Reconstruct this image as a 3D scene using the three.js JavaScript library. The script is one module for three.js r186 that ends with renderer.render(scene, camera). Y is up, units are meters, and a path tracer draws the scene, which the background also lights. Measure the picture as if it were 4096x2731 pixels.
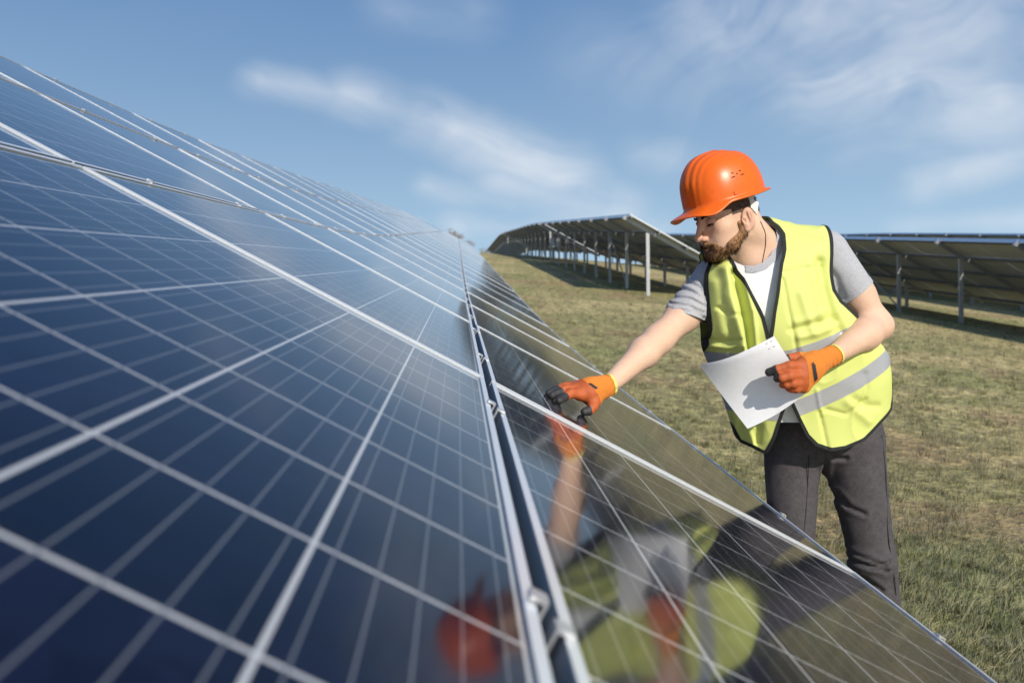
import * as THREE from 'three';
import { mergeGeometries, mergeVertices } from 'three/addons/utils/BufferGeometryUtils.js';
import { RoundedBoxGeometry } from 'three/addons/geometries/RoundedBoxGeometry.js';

// ---------------------------------------------------------------- camera, sky, sun, exposure
const F = 3378, CAMY = 1.50, ROLL = -0.010;
const scene = new THREE.Scene();
const camera = new THREE.PerspectiveCamera(2 * Math.atan(1365.5 / F) * 180 / Math.PI, 4096 / 2731, 0.02, 1500);
camera.position.set(0, CAMY, 0);
camera.rotation.set(0, 0, ROLL);
camera.focus = 2.5;
camera.userData.fStop = 4.2;
const renderer = new THREE.WebGLRenderer({ antialias: true });
renderer.toneMapping = THREE.LinearToneMapping;
renderer.toneMappingExposure = 1.3;
renderer.shadowMap.enabled = true;
renderer.shadowMap.type = THREE.PCFSoftShadowMap;

const R = (d) => d * Math.PI / 180;
let seed = 12345;
function rnd() { seed |= 0; seed = seed + 0x6D2B79F5 | 0; let t = Math.imul(seed ^ seed >>> 15, 1 | seed); t = t + Math.imul(t ^ t >>> 7, 61 | t) ^ t; return ((t ^ t >>> 14) >>> 0) / 4294967296; }
const rr = (a, b) => a + (b - a) * rnd();
const V3 = (x, y, z) => new THREE.Vector3(x, y, z);
const clamp = (x, a, b) => x < a ? a : x > b ? b : x;
const sst = (a, b, x) => { const t = clamp((x - a) / (b - a), 0, 1); return t * t * (3 - 2 * t); };
const lerp = (a, b, t) => a + (b - a) * t;
// seeded value noise
function hash3(x, y, z) { let h = Math.imul(x, 374761393) + Math.imul(y, 668265263) + Math.imul(z, 2147483647 ^ 0x5bd1e995) | 0; h = Math.imul(h ^ h >>> 13, 1274126177); h ^= h >>> 16; return (h >>> 0) / 4294967296; }
function vnoise(x, y, z = 0) {
  const xi = Math.floor(x), yi = Math.floor(y), zi = Math.floor(z); let u = x - xi, v = y - yi, w = z - zi;
  u = u * u * (3 - 2 * u); v = v * v * (3 - 2 * v); w = w * w * (3 - 2 * w);
  const a = lerp(lerp(hash3(xi, yi, zi), hash3(xi + 1, yi, zi), u), lerp(hash3(xi, yi + 1, zi), hash3(xi + 1, yi + 1, zi), u), v);
  if (w === 0) return a;
  const b = lerp(lerp(hash3(xi, yi, zi + 1), hash3(xi + 1, yi, zi + 1), u), lerp(hash3(xi, yi + 1, zi + 1), hash3(xi + 1, yi + 1, zi + 1), u), v);
  return lerp(a, b, w);
}
function fbm(x, y, z, o) { let s = 0, a = 0.5, n = 0; for (let i = 0; i < o; i++) { s += a * vnoise(x, y, z); n += a; a *= 0.5; x = x * 2.03 + 17.1; y = y * 2.03 + 5.3; z = z * 2.03; } return s / n; }

// a photograph pixel (of 4096 x 2731) at a depth in metres -> a point of the world
function at(px, py, Z) {
  const xc = (px - 2048) / F * Z, yc = -(py - 1365.5) / F * Z, c = Math.cos(ROLL), s = Math.sin(ROLL);
  return V3(xc * c - yc * s, xc * s + yc * c + CAMY, -Z);
}

// sun: low behind the camera, a little to its right
const SUN_AZ = R(26), SUN_EL = R(31);
const sunDir = V3(Math.sin(SUN_AZ) * Math.cos(SUN_EL), Math.sin(SUN_EL), Math.cos(SUN_AZ) * Math.cos(SUN_EL));
const sun = new THREE.DirectionalLight(new THREE.Color(1.0, 0.93, 0.82), 3.6);
sun.position.copy(sunDir).multiplyScalar(120);
sun.castShadow = true;
sun.shadow.mapSize.set(4096, 4096);
Object.assign(sun.shadow.camera, { left: -60, right: 60, top: 60, bottom: -60, near: 1, far: 400 });
scene.add(sun, sun.target);

// sky: blue air, paler towards the horizon, thin cirrus drawn out by the wind
{
  const w = 3072, h = 1536, data = new Float32Array(w * h * 4);
  const px2t = (x, y) => { const d = at(x * 1.7415, y * 1.7415, 1).sub(V3(0, CAMY, 0)); return [d.x, d.y]; };   // tangent coordinates straight ahead
  const seg = (p, q, wd, am) => { const a = px2t(...p), b = px2t(...q); return { a, b, wd, am }; };
  // banks of cirrus seen ahead: [from, to, half width, density]
  const banks = [
    seg([600, 185], [860, 235], 0.030, 0.62), seg([800, 215], [1010, 285], 0.040, 0.85), seg([960, 270], [1150, 345], 0.046, 1.0), seg([1100, 330], [1290, 415], 0.052, 1.0), seg([1150, 420], [1420, 495], 0.042, 0.85), seg([1280, 400], [1380, 470], 0.035, 0.7), seg([980, 425], [1180, 470], 0.024, 0.55),
    seg([1750, 30], [2352, 60], 0.13, 0.75), seg([1900, 180], [2300, 230], 0.10, 0.85), seg([1950, 300], [2100, 260], 0.05, 0.4), seg([2120, 425], [2352, 350], 0.035, 0.6), seg([1050, 520], [1500, 530], 0.03, 0.55), seg([2050, 520], [2352, 505], 0.02, 0.5), seg([1480, 350], [1600, 380], 0.03, 0.3), seg([900, 20], [1080, 40], 0.04, 0.22), seg([1400, 120], [1700, 200], 0.08, 0.22),
  ];
  for (let j = 0; j < h; j++) {
    const el = ((j + 0.5) / h - 0.5) * Math.PI, y = Math.sin(el), cy = Math.cos(el);
    for (let i = 0; i < w; i++) {
      const az = ((i + 0.5) / w - 0.5) * 2 * Math.PI, dx = cy * Math.cos(az), dz = cy * Math.sin(az), o = 4 * (j * w + i);
      const yy = Math.max(y, 0), t = Math.pow(1 - yy, 3.4);
      // air: zenith blue to pale horizon
      let r = lerp(0.036, 0.440, t), g = lerp(0.126, 0.610, t), b = lerp(0.325, 0.720, t);
      const g1 = Math.max(0, dx * sunDir.x + y * sunDir.y + dz * sunDir.z), mie = 0.25 * Math.pow(g1, 6);
      r += mie * 1.0; g += mie * 0.97; b += mie * 0.9;
      if (y > 0.005) {
        const k = 1 / (y + 0.12), u = dx * k, v = dz * k;
        // fibres run across the plane of the cloud
        const p = u * 0.82 + v * 0.57, q = -u * 0.57 + v * 0.82;
        const warp = fbm(p * 0.9, q * 0.9, 3.1, 3) - 0.5;
        const fib = fbm(p * 1.1 + warp * 1.6, q * 4.2 + warp * 2.2, 7.7, 5), soft = fbm(p * 0.55 + 9, q * 0.7, 1.3, 3);
        let c = clamp((soft - 0.52) * 2.2, 0, 1) * clamp((fib - 0.36) * 2.2, 0, 1) * 0.55;
        if (dz < -0.2) {
          const tx = dx / -dz, ty = y / -dz, wx = fbm(tx * 5 + 3, ty * 5, 4.4, 3) - 0.5, wy = fbm(tx * 6, ty * 9 + 7, 8.4, 4) - 0.5, wob = wy * 0.05;
          let m = 0;
          for (const s of banks) {
            const ex = s.b[0] - s.a[0], ey = s.b[1] - s.a[1], L = ex * ex + ey * ey, k2 = clamp(((tx - s.a[0]) * ex + (ty - s.a[1]) * ey) / L, 0, 1);
            const d = Math.hypot(tx - s.a[0] - ex * k2, (ty - s.a[1] - ey * k2) * 1.25) + wob;
            m = Math.max(m, s.am * (1 - sst(-s.wd * 0.3, s.wd * 1.45, d)));
          }
          const an = lerp(-0.36, 0.42, sst(0.02, 0.34, tx)), ca = Math.cos(an), sa = Math.sin(an), p2 = tx * ca + ty * sa, q2 = -tx * sa + ty * ca;
          const f2 = fbm(p2 * 5 + wx * 1.5, q2 * 40 + wx * 6 + wy * 4, 2.2, 6), f3 = fbm(p2 * 9 + wx * 4, q2 * 12 + wy * 5, 6.1, 4);
          c = Math.max(c * (dz < -0.55 ? 0.22 : 1), m * clamp(0.64 + (f3 - 0.5) * 0.85 + (f2 - 0.5) * 1.35, 0, 1));
        }
        c *= sst(0.0, 0.06, y) * 0.88;
        r = lerp(r, 0.60, c); g = lerp(g, 0.64, c); b = lerp(b, 0.69, c);
      }
      data[o] = r; data[o + 1] = g; data[o + 2] = b; data[o + 3] = 1;
    }
  }
  const tex = new THREE.DataTexture(data, w, h, THREE.RGBAFormat, THREE.FloatType);
  tex.mapping = THREE.EquirectangularReflectionMapping; tex.magFilter = tex.minFilter = THREE.LinearFilter; tex.colorSpace = THREE.LinearSRGBColorSpace; tex.needsUpdate = true;
  scene.background = tex; scene.environment = tex;
}
// ---------------------------------------------------------------- helpers for objects
const taken = {};
function numbered(n) { const k = taken[n] = (taken[n] ?? -1) + 1; return k ? `${n}_${String(k).padStart(3, '0')}` : n; }
const geoOf = (g) => Array.isArray(g) ? (g.length > 1 ? mergeGeometries(g.map((x) => x.index ? x.toNonIndexed() : x)) : g[0]) : g;
function mesh(name, g, m, parent) { const o = new THREE.Mesh(geoOf(g), m); o.name = name; o.castShadow = o.receiveShadow = true; parent && parent.add(o); return o; }
function tag(o, label, category, group, kind) { o.userData.label = label; if (category) o.userData.category = category; if (group) o.userData.group = group; if (kind) o.userData.kind = kind; return o; }
function thing(name, pos, label, category, group) { const o = new THREE.Group(); o.name = numbered(name); o.position.copy(pos); scene.add(o); return tag(o, label, category, group); }
function setting(name, g, m) { const o = mesh(numbered(name), g, m, scene); o.userData.kind = 'structure'; return o; }
const bx = (sx, sy, sz, x = 0, y = 0, z = 0) => new THREE.BoxGeometry(sx, sy, sz).translate(x, y, z);
function beam(a, b, w, h, up = V3(0, 1, 0)) {   // a box from a to b
  const d = b.clone().sub(a), L = d.length(), x = d.clone().normalize(), z = x.clone().cross(up).normalize(), y = z.clone().cross(x);
  return new THREE.BoxGeometry(L, h, w).applyMatrix4(new THREE.Matrix4().makeBasis(x, y, z).setPosition(a.clone().add(b).multiplyScalar(0.5)));
}
const std = (o) => new THREE.MeshStandardMaterial({ roughness: 0.7, ...o });
const lin = (r, g, b) => new THREE.Color().setRGB(r, g, b);
function dataTex(n, fn, srgb, m = n) {
  const d = new Uint8Array(n * m * 4);
  for (let j = 0; j < m; j++) for (let i = 0; i < n; i++) { const c = fn(i / n, j / m, i, j), o = 4 * (j * n + i); d[o] = clamp(c[0] * 255, 0, 255); d[o + 1] = clamp(c[1] * 255, 0, 255); d[o + 2] = clamp(c[2] * 255, 0, 255); d[o + 3] = 255; }
  const t = new THREE.DataTexture(d, n, m, THREE.RGBAFormat); t.wrapS = t.wrapT = THREE.RepeatWrapping; t.magFilter = THREE.LinearFilter; t.minFilter = THREE.LinearMipmapLinearFilter; t.generateMipmaps = true; if (srgb) t.colorSpace = THREE.SRGBColorSpace; t.needsUpdate = true; return t;
}
// tileable noise
function tnoise(x, y, n, s = 0) { const xi = Math.floor(x), yi = Math.floor(y); let u = x - xi, v = y - yi; u = u * u * (3 - 2 * u); v = v * v * (3 - 2 * v); const q = (a, b) => hash3(((a % n) + n) % n, ((b % n) + n) % n, s); return lerp(lerp(q(xi, yi), q(xi + 1, yi), u), lerp(q(xi, yi + 1), q(xi + 1, yi + 1), u), v); }
function tfbm(u, v, n, o, s = 0) { let a = 0.5, r = 0, t = 0; for (let i = 0; i < o; i++) { r += a * tnoise(u * n, v * n, n, s + i); t += a; a *= 0.5; n *= 2; } return r / t; }

// ---------------------------------------------------------------- the lie of the land and of the rows
// axes of the near row, from its vanishing lines: along the row, up its slope, out of the glass
const flip = (x, y, z) => { const c = Math.cos(ROLL), s = Math.sin(ROLL); return V3(x * c + y * s, x * s - y * c, -z); };
const U0 = flip(-0.063726, -0.094243, 0.993508), S0 = flip(-0.878784, -0.466492, -0.100618), O0 = flip(0.83516, 0.5606, 2.06076).add(V3(0, CAMY, 0));
const UH = V3(U0.x, 0, U0.z).normalize(), CH = V3(-UH.z, 0, UH.x);            // along and across (to the right), level
const W = 1.7563, PH = 1.0037, VG = 0.0200, PITCH = PH + VG, ROWS = 4, CLEAR = 0.70, CROSS = 0.055;
const ramp = (u, a, b) => { const x = clamp((u - a) / (b - a), 0, 1), L = b - a; return u > a ? L * (x * x * x - x * x * x * x / 2) + Math.max(u - b, 0) : 0; };   // integral of a smooth step
const SL0 = U0.y / Math.hypot(U0.x, U0.z);
const rise = (s) => SL0 * s + 0.0374 * ramp(s, 0.877, 10.71) - 0.020 * ramp(s, 48, 62) - 0.045 * ramp(s, 88, 112) - 0.06 * ramp(s, 140, 200) - 0.06 * ramp(s, 220, 320);
const slopeAt = (s) => (rise(s + 0.05) - rise(s - 0.05)) / 0.1;
const drop = (c) => CROSS * c + 0.035 * ramp(c, 5, 11) - 0.12 * ramp(c, 16, 24);
function toRow(x, z) { const dx = x - O0.x, dz = z - O0.z; return [dx * UH.x + dz * UH.z, dx * CH.x + dz * CH.z]; }
function groundY(x, z) { const [s, c] = toRow(x, z); return O0.y - CLEAR + rise(s) - drop(c) + 0.03 * (vnoise(x * 0.35 + 50, z * 0.35 + 50) - 0.5); }

// ---------------------------------------------------------------- ground
const patch = (x, z) => ({ dry: fbm(x * 0.33 + 3, z * 0.33 + 8, 0.5, 4), earth: fbm(x * 0.55 + 40, z * 0.8 + 11, 2.5, 4), green: fbm(x * 0.8 + 71, z * 0.8 + 21, 4.5, 4) });
function grassTint(x, z, out) {
  const p = patch(x, z), e = sst(0.585, 0.66, p.earth) * 0.55, g = sst(0.54, 0.70, p.green), d = sst(0.42, 0.60, p.dry);
  let r = lerp(0.215, 0.330, d), gg = lerp(0.185, 0.262, d), b = lerp(0.080, 0.128, d);
  r = lerp(r, 0.165, g * 0.7); gg = lerp(gg, 0.175, g * 0.7); b = lerp(b, 0.062, g * 0.7);
  out[0] = lerp(r, 0.215, e); out[1] = lerp(gg, 0.130, e); out[2] = lerp(b, 0.075, e); return e;
}
{
  const xs = [], zs = [];
  for (let i = 0, x = -320; x < 420; i++) { xs.push(x); const d = Math.abs(x - 3); x += clamp(d * 0.09, 0.12, 25); }
  for (let z = 60; z > -620;) { zs.push(z); const d = Math.abs(z + 2); z -= clamp(d * 0.055, 0.12, 25); }
  const nx = xs.length, nz = zs.length, pos = new Float32Array(nx * nz * 3), col = new Float32Array(nx * nz * 3), uv = new Float32Array(nx * nz * 2), idx = [], c = [0, 0, 0];
  for (let j = 0; j < nz; j++) for (let i = 0; i < nx; i++) {
    const k = j * nx + i, x = xs[i], z = zs[j];
    pos.set([x, groundY(x, z) + 0.018 * (fbm(x * 3, z * 3, 1.5, 3) - 0.5), z], 3 * k); grassTint(x, z, c); col.set([c[0] * 2.55, c[1] * 2.62, c[2] * 2.6], 3 * k); uv.set([x / 1.7, z / 1.7], 2 * k);
    if (i && j) idx.push(k - nx - 1, k - nx, k, k - nx - 1, k, k - 1);
  }
  const g = new THREE.BufferGeometry(); g.setAttribute('position', new THREE.BufferAttribute(pos, 3)); g.setAttribute('color', new THREE.BufferAttribute(col, 3)); g.setAttribute('uv', new THREE.BufferAttribute(uv, 2)); g.setIndex(idx); g.computeVertexNormals();
  const turf = (u, v) => { const a = tfbm(u, v, 24, 5, 3), b = tfbm(u, v, 6, 4, 9), f = tfbm(u * 0.5, v, 96, 2, 5); return clamp(0.30 + (a - 0.5) * 1.5 + (f - 0.5) * 0.9 + (b - 0.5) * 0.5, 0, 1); };
  const n = 1024, hh = new Float32Array(n * n); for (let j = 0; j < n; j++) for (let i = 0; i < n; i++) hh[j * n + i] = turf(i / n, j / n);
  const map = dataTex(n, (u, v, i, j) => { const t = hh[j * n + i]; return [0.62 + 0.36 * t, 0.62 + 0.35 * t, 0.60 + 0.34 * t]; }, true), bump = dataTex(n, (u, v, i, j) => { const t = hh[j * n + i]; return [t, t, t]; });
  setting('ground', g, std({ map, bumpMap: bump, bumpScale: 0.02, vertexColors: true, roughness: 0.95 }));
}
// ---------------------------------------------------------------- solar arrays
const alu = std({ color: lin(0.84, 0.845, 0.85), metalness: 0.5, roughness: 0.33 });
const shadedSteel = std({ color: lin(0.17, 0.17, 0.18), metalness: 0.1, roughness: 0.7 });  // purlins: the shade under the arrays is put into this darker colour
const shadedRafterSteel = std({ color: lin(0.24, 0.245, 0.26), metalness: 0.15, roughness: 0.6 });  // inner rafters: darker copy of the galvanised metal, shade painted in
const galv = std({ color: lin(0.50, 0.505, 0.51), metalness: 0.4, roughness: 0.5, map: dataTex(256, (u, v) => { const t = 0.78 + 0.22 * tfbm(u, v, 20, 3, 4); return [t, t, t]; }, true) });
const clampMetal = std({ color: lin(0.66, 0.66, 0.66), metalness: 0.7, roughness: 0.33 });
const darkHole = std({ color: lin(0.02, 0.02, 0.022), roughness: 0.8 });
const backMat = new THREE.MeshPhysicalMaterial({ color: lin(0.48, 0.485, 0.49), roughness: 0.6, specularIntensity: 0.2 });
const ribbon = new THREE.MeshPhysicalMaterial({ color: lin(0.125, 0.133, 0.15), roughness: 0.55, specularIntensity: 0.2 });
const glassMat = new THREE.MeshPhysicalMaterial({ color: 0xffffff, transmission: 1, thickness: 0, ior: 1.36, roughness: 0.08 });
const crystal = dataTex(512, (u, v) => {   // flakes of cast silicon
  let best = 9, id = 0; const n = 11, x = u * n, y = v * n, xi = Math.floor(x), yi = Math.floor(y);
  for (let a = -1; a < 2; a++) for (let b = -1; b < 2; b++) { const cx = ((xi + a) % n + n) % n, cy = ((yi + b) % n + n) % n, px = xi + a + hash3(cx, cy, 1), py = yi + b + hash3(cx, cy, 2), d = Math.abs(px - x) * (0.6 + hash3(cx, cy, 4)) + Math.abs(py - y); if (d < best) { best = d; id = hash3(cx, cy, 3); } }
  const k = 0.80 + 0.20 * id, f = 0.97 + 0.03 * Math.sin(v * 512 * 0.9); return [k * 0.92 * f, k * 0.95 * f, k * f];
}, true);
const cellMats = [[0.0050, 0.0052, 0.0175], [0.0066, 0.0062, 0.0215], [0.0040, 0.0046, 0.0150]].map((c) => new THREE.MeshPhysicalMaterial({ color: lin(...c), map: crystal, roughness: 0.6, specularIntensity: 0.12 }));
const PL = W - 0.012, CU = 0.1655, CV = 0.1630, GAP = 0.0044, LIP = 0.0112, DEEP = 0.040;

function lipBars(along, across) {   // frame of one module: wall, lip over the glass and foot flange on all four sides
  const g = [], hx = PL / 2, hz = PH / 2;
  for (const s of [-1, 1]) {
    g.push(bx(PL, DEEP - 0.0022, 0.0024, 0, -DEEP / 2 - 0.0011, s * (hz - 0.0012)), bx(PL, 0.0022, LIP, 0, -0.0011, s * (hz - LIP / 2)), bx(PL - 0.005, 0.002, 0.028, 0, -DEEP + 0.001, s * (hz - 0.0166)));
    g.push(bx(0.0024, DEEP - 0.0022, PH - 0.0052, s * (hx - 0.0012), -DEEP / 2 - 0.0011, 0), bx(LIP, 0.0022, PH - 2 * LIP - 0.0004, s * (hx - LIP / 2), -0.0011, 0), bx(0.028, 0.002, PH - 0.066, s * (hx - 0.0166), -DEEP + 0.001, 0));
  }
  return [mergeGeometries([g[1], g[4], g[7], g[10]]), mergeGeometries([g[0], g[2], g[3], g[5], g[6], g[8], g[9], g[11]])];
}
const shadedWallAlu = std({ color: lin(0.42, 0.42, 0.425), metalness: 0.25, roughness: 0.6 });  // same aluminium as the lips, darkened to paint the shade in the gaps
const flat = (sx, sz, x, y, z) => new THREE.PlaneGeometry(sx, sz).rotateX(-Math.PI / 2).translate(x, y, z);
const [lipGeo, frameGeo] = lipBars(), glassGeo = flat(PL - 0.006, PH - 0.006, 0, -0.0026, 0), backGeo = bx(PL - 0.006, 0.0012, PH - 0.006, 0, -0.0080, 0);
const cellAt = [];
for (let i = 0; i < 10; i++) for (let j = 0; j < 6; j++) cellAt.push([(i - 4.5) * CU, (j - 2.5) * CV]);
function cellGeo(k) { const g = flat(CU - GAP, CV - GAP * 0.9, 0, 0, 0), uv = g.attributes.uv; for (let i = 0; i < uv.count; i++) uv.setXY(i, uv.getX(i) * 0.55 + k * 0.37, uv.getY(i) * 0.55 + k * 0.61); return g; }
const cellGeos = [0, 1, 2, 3].map(cellGeo);
const cellsGeo = mergeGeometries(cellAt.map(([x, z], n) => cellGeos[(n * 7 + (n >> 2)) % 4].clone().translate(x, -0.00728, z)));
const ribbonGeo = (() => { const g = []; for (let j = 0; j < 6; j++) for (let b = 0; b < 5; b++) g.push(flat(CU * 10 + 0.012, 0.0016, 0, -0.00716, (j - 2.5) * CV + (b - 2) * CV / 5)); return mergeGeometries(g); })();
const junctionGeo = new RoundedBoxGeometry(0.11, 0.022, 0.09, 2, 0.004).translate(0, -0.0200, -0.36);
const junctionMat = std({ color: lin(0.02, 0.02, 0.022), roughness: 0.6 });
function makePanel(cells) {
  const p = new THREE.Group(); p.name = 'solar_panel';
  mesh('frame', frameGeo, shadedWallAlu, p); mesh('frame_lip', lipGeo, alu, p); mesh('back_sheet', backGeo, backMat, p);
  if (cells) cellAt.forEach(([x, z], n) => { const c = mesh('cell', cellGeos[(n * 7 + (n >> 2)) % 4], cellMats[Math.floor(hash3(n, cells, 3) * 3)], p); c.position.set(x, -0.00728, z); });
  else mesh('cell_grid', cellsGeo, cellMats[0], p).userData.kind = 'stuff';
  mesh('ribbon_lines', ribbonGeo, ribbon, p).userData.kind = 'stuff';
  mesh('junction_box', junctionGeo, junctionMat, p); mesh('glass', glassGeo, glassMat, p);
  return p;
}
const plainPanel = makePanel(0);
// far modules: one body, glass and cells on top, back sheet below
const farTop = new THREE.MeshPhysicalMaterial({ color: lin(0.009, 0.015, 0.046), roughness: 0.5, clearcoat: 1, clearcoatRoughness: 0.04, ior: 1.45 });
const farGeo = bx(PL, DEEP, PH, 0, -DEEP / 2, 0), farMats = [alu, alu, farTop, backMat, alu, alu];
function placeAt(c, u, v, y = 0) {   // a point u along the row, v up its slope, y out of the glass; c: the row's distance to the right
  const s = slopeAt(u), ux = UH.clone().multiplyScalar(1 / Math.hypot(1, s)).add(V3(0, s / Math.hypot(1, s), 0)), vy = S0.clone().addScaledVector(ux, -S0.dot(ux)).normalize(), n = ux.clone().cross(vy);
  const p = O0.clone().addScaledVector(UH, u * Math.hypot(U0.x, U0.z)).addScaledVector(CH, c); p.y = O0.y + rise(u * Math.hypot(U0.x, U0.z)) - drop(c);
  p.addScaledVector(vy, v).addScaledVector(n, y);
  return { p, m: new THREE.Matrix4().makeBasis(ux, n, vy.clone().negate()).setPosition(p), ux, vy, n };
}
const clipGeo = mergeGeometries([bx(0.018, 0.0040, 0.013, 0, 0.0038, -0.0040), bx(0.018, 0.026, 0.0030, 0, -0.0075, 0.0040), bx(0.016, 0.003, 0.006, 0, -0.019, 0.0080)]);
const clipSolo = clipGeo.clone().rotateY(Math.PI);
const boltGeo = new THREE.CylinderGeometry(0.007, 0.007, 0.010, 6).translate(0, 0.009, 0);

function table(c, j0, j1, o) {
  const root = thing('solar_array', V3(0, 0, 0), o.label, 'solar array', o.group);
  const base = placeAt(c, (j0 + j1) / 2 * W, 2.0).p; base.y = groundY(base.x, base.z); root.position.copy(base);
  const put = (child, m) => { m.clone().premultiply(new THREE.Matrix4().makeTranslation(-base.x, -base.y, -base.z)).decompose(child.position, child.quaternion, child.scale); root.add(child); };
  const rel = (p) => p.clone().sub(base);
  for (let j = j0; j < j1; j++) for (let r = 0; r < ROWS; r++) {
    const { m } = placeAt(c, (j + 0.5) * W, r * PITCH + PH / 2, 0);
    let p;
    if (o.near) { const key = `${j},${r}`; p = o.near.includes(key) ? makePanel(1 + o.near.indexOf(key)) : plainPanel.clone(); }
    else { p = new THREE.Mesh(farGeo, farMats); p.name = 'solar_panel'; p.castShadow = p.receiveShadow = true; }
    // modules are never set quite level with one another
    const tilt = new THREE.Matrix4().makeRotationFromEuler(new THREE.Euler((hash3(j, r, 7) - 0.5) * 0.004, 0, (hash3(j, r, 8) - 0.5) * 0.003));
    put(p, m.clone().multiply(tilt).multiply(new THREE.Matrix4().makeTranslation(0, (hash3(j, r, 9) - 0.5) * 0.002, 0)));
    if (o.near && j < 16) for (const q of [0.25, 0.78]) for (const e of [0, 1]) {   // clips at the upper and lower edge of every module
      const k = mesh('clip', e ? clipGeo : clipSolo, clampMetal, null), s = placeAt(c, (j + q + (e ? 0.012 : -0.012)) * W, r * PITCH + (e ? 0 : PH) + (e ? -0.004 : 0.004));
      put(k, s.m);
    }
  }
  const LV = ROWS * PITCH - VG, u0 = j0 * W, u1 = j1 * W;
  // purlins under each half of a module row, cut where the row bends
  for (let r = 0; r < 5; r++) { const v = r * (LV - 0.16) / 4 + 0.08, g = []; for (let u = u0; u < u1 - 0.01; u += W * 2) g.push(beam(rel(placeAt(c, u, v, -DEEP - 0.032).p), rel(placeAt(c, Math.min(u + W * 2, u1), v, -DEEP - 0.032).p), 0.06, 0.06, S0)); mesh('purlin', g, shadedSteel, root); }
  if (!o.near) for (const [v, w] of [[LV + 0.006, 0.010]]) { const g = []; for (let u = u0; u < u1 - 0.01; u += W * 2) g.push(beam(rel(placeAt(c, u, v, -0.052).p), rel(placeAt(c, Math.min(u + W * 2, u1), v, -0.052).p), w, 0.105, placeAt(c, u, v).n)); mesh('top_rail', g, alu, root); }
  const n = Math.max(2, Math.round((u1 - u0) / 3.3)), step = (u1 - u0 - 0.5) / n;
  for (let k = 0; k <= n; k++) {
    const u = u0 + 0.25 + k * step + (o.near ? 0.001 : 0), yb = -DEEP - 0.064, a = placeAt(c, u, 0.02, yb - 0.055), b = placeAt(c, u, LV + 0.10, yb - 0.055);
    const rg = [beam(rel(a.p), rel(b.p), 0.055, 0.105, a.n)];
    mesh('rafter', rg, k === 0 ? galv : shadedRafterSteel, root);  // end rafter in the sunlit tone, the others in the shade-darkened one
    const top = placeAt(c, u, LV + 0.102, yb - 0.055), cap = mesh('end_cap', [bx(0.07, 0.12, 0.006, 0, 0, 0), new THREE.CylinderGeometry(0.012, 0.012, 0.05, 8).translate(0, 0.09, 0.03)], clampMetal, null); put(cap, top.m);
    for (const v of [0.85, LV - 0.78]) {
      const t = placeAt(c, u, v, yb - 0.11).p, gy = groundY(t.x, t.z) - 0.25;
      mesh('post', [bx(0.10, t.y - gy, 0.006, t.x - base.x, (t.y + gy) / 2 - base.y, t.z - base.z + 0.040), bx(0.012, t.y - gy, 0.074, t.x - base.x - 0.044, (t.y + gy) / 2 - base.y, t.z - base.z), bx(0.012, t.y - gy, 0.074, t.x - base.x + 0.044, (t.y + gy) / 2 - base.y, t.z - base.z)], galv, root);
    }
    if (k % 4 === 1 && k < n) {
      const t = placeAt(c, u + step, LV - 0.80, yb - 0.16).p, t2 = placeAt(c, u, LV - 0.80, yb - 0.16).p; t2.y = groundY(t2.x, t2.z) + 0.15;
      mesh('brace', [beam(rel(t), rel(t2), 0.035, 0.035, V3(1, 0, 0))], galv, root);
    }
  }
  return root;
}
const near = ['-1,0', '-1,1', '0,0', '0,1', '1,0'];
table(0, -3, 21, { near, label: 'nearest solar array that the man in the orange helmet is touching', group: null });
table(0, 21.4, 39.4, { label: 'solar array continuing the touched array over the hill', group: null });
table(7.8, 13.3, 28.3, { label: 'dark solar array seen from behind whose end post is lit bright white', group: null });
table(7.8, 28.7, 53.7, { label: 'solar array uphill of the one with the white end post, in the same row', group: null });
table(7.8, 54.1, 84.1, { label: 'farthest solar array of the row, vanishing over the hilltop', group: null });
table(16.0, 4.2, 44.2, { label: 'dark solar array running behind the man, seen from underneath', group: null });
table(24.0, 2.2, 50.2, { label: 'solar array glimpsed under the one behind the man', group: null });
table(32.0, 6.2, 40.2, { label: 'farthest solar array glimpsed low between the posts', group: null });
{ // cabinet of electronics on a post of the second row
  const p = placeAt(7.8, 47.2, 3.2, -0.2).p, o = thing('inverter_cabinet', V3(p.x - 0.15, groundY(p.x - 0.15, p.z), p.z), 'pale grey electrical cabinets hung on the posts under the second row', 'cabinet');
  for (const dx of [-0.2, 0.16]) { const b = mesh('cabinet_box', new RoundedBoxGeometry(0.28, 0.55, 0.16, 2, 0.02).translate(dx, 1.25, 0), std({ color: lin(0.6, 0.61, 0.62), roughness: 0.5 }), o); mesh('door', new RoundedBoxGeometry(0.24, 0.48, 0.02, 2, 0.006).translate(dx, 1.25, 0.082), std({ color: lin(0.55, 0.56, 0.58), roughness: 0.45 }), b); }
  mesh('bracket', bx(0.75, 0.05, 0.04, 0, 1.15, -0.105), galv, o);
}
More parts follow.
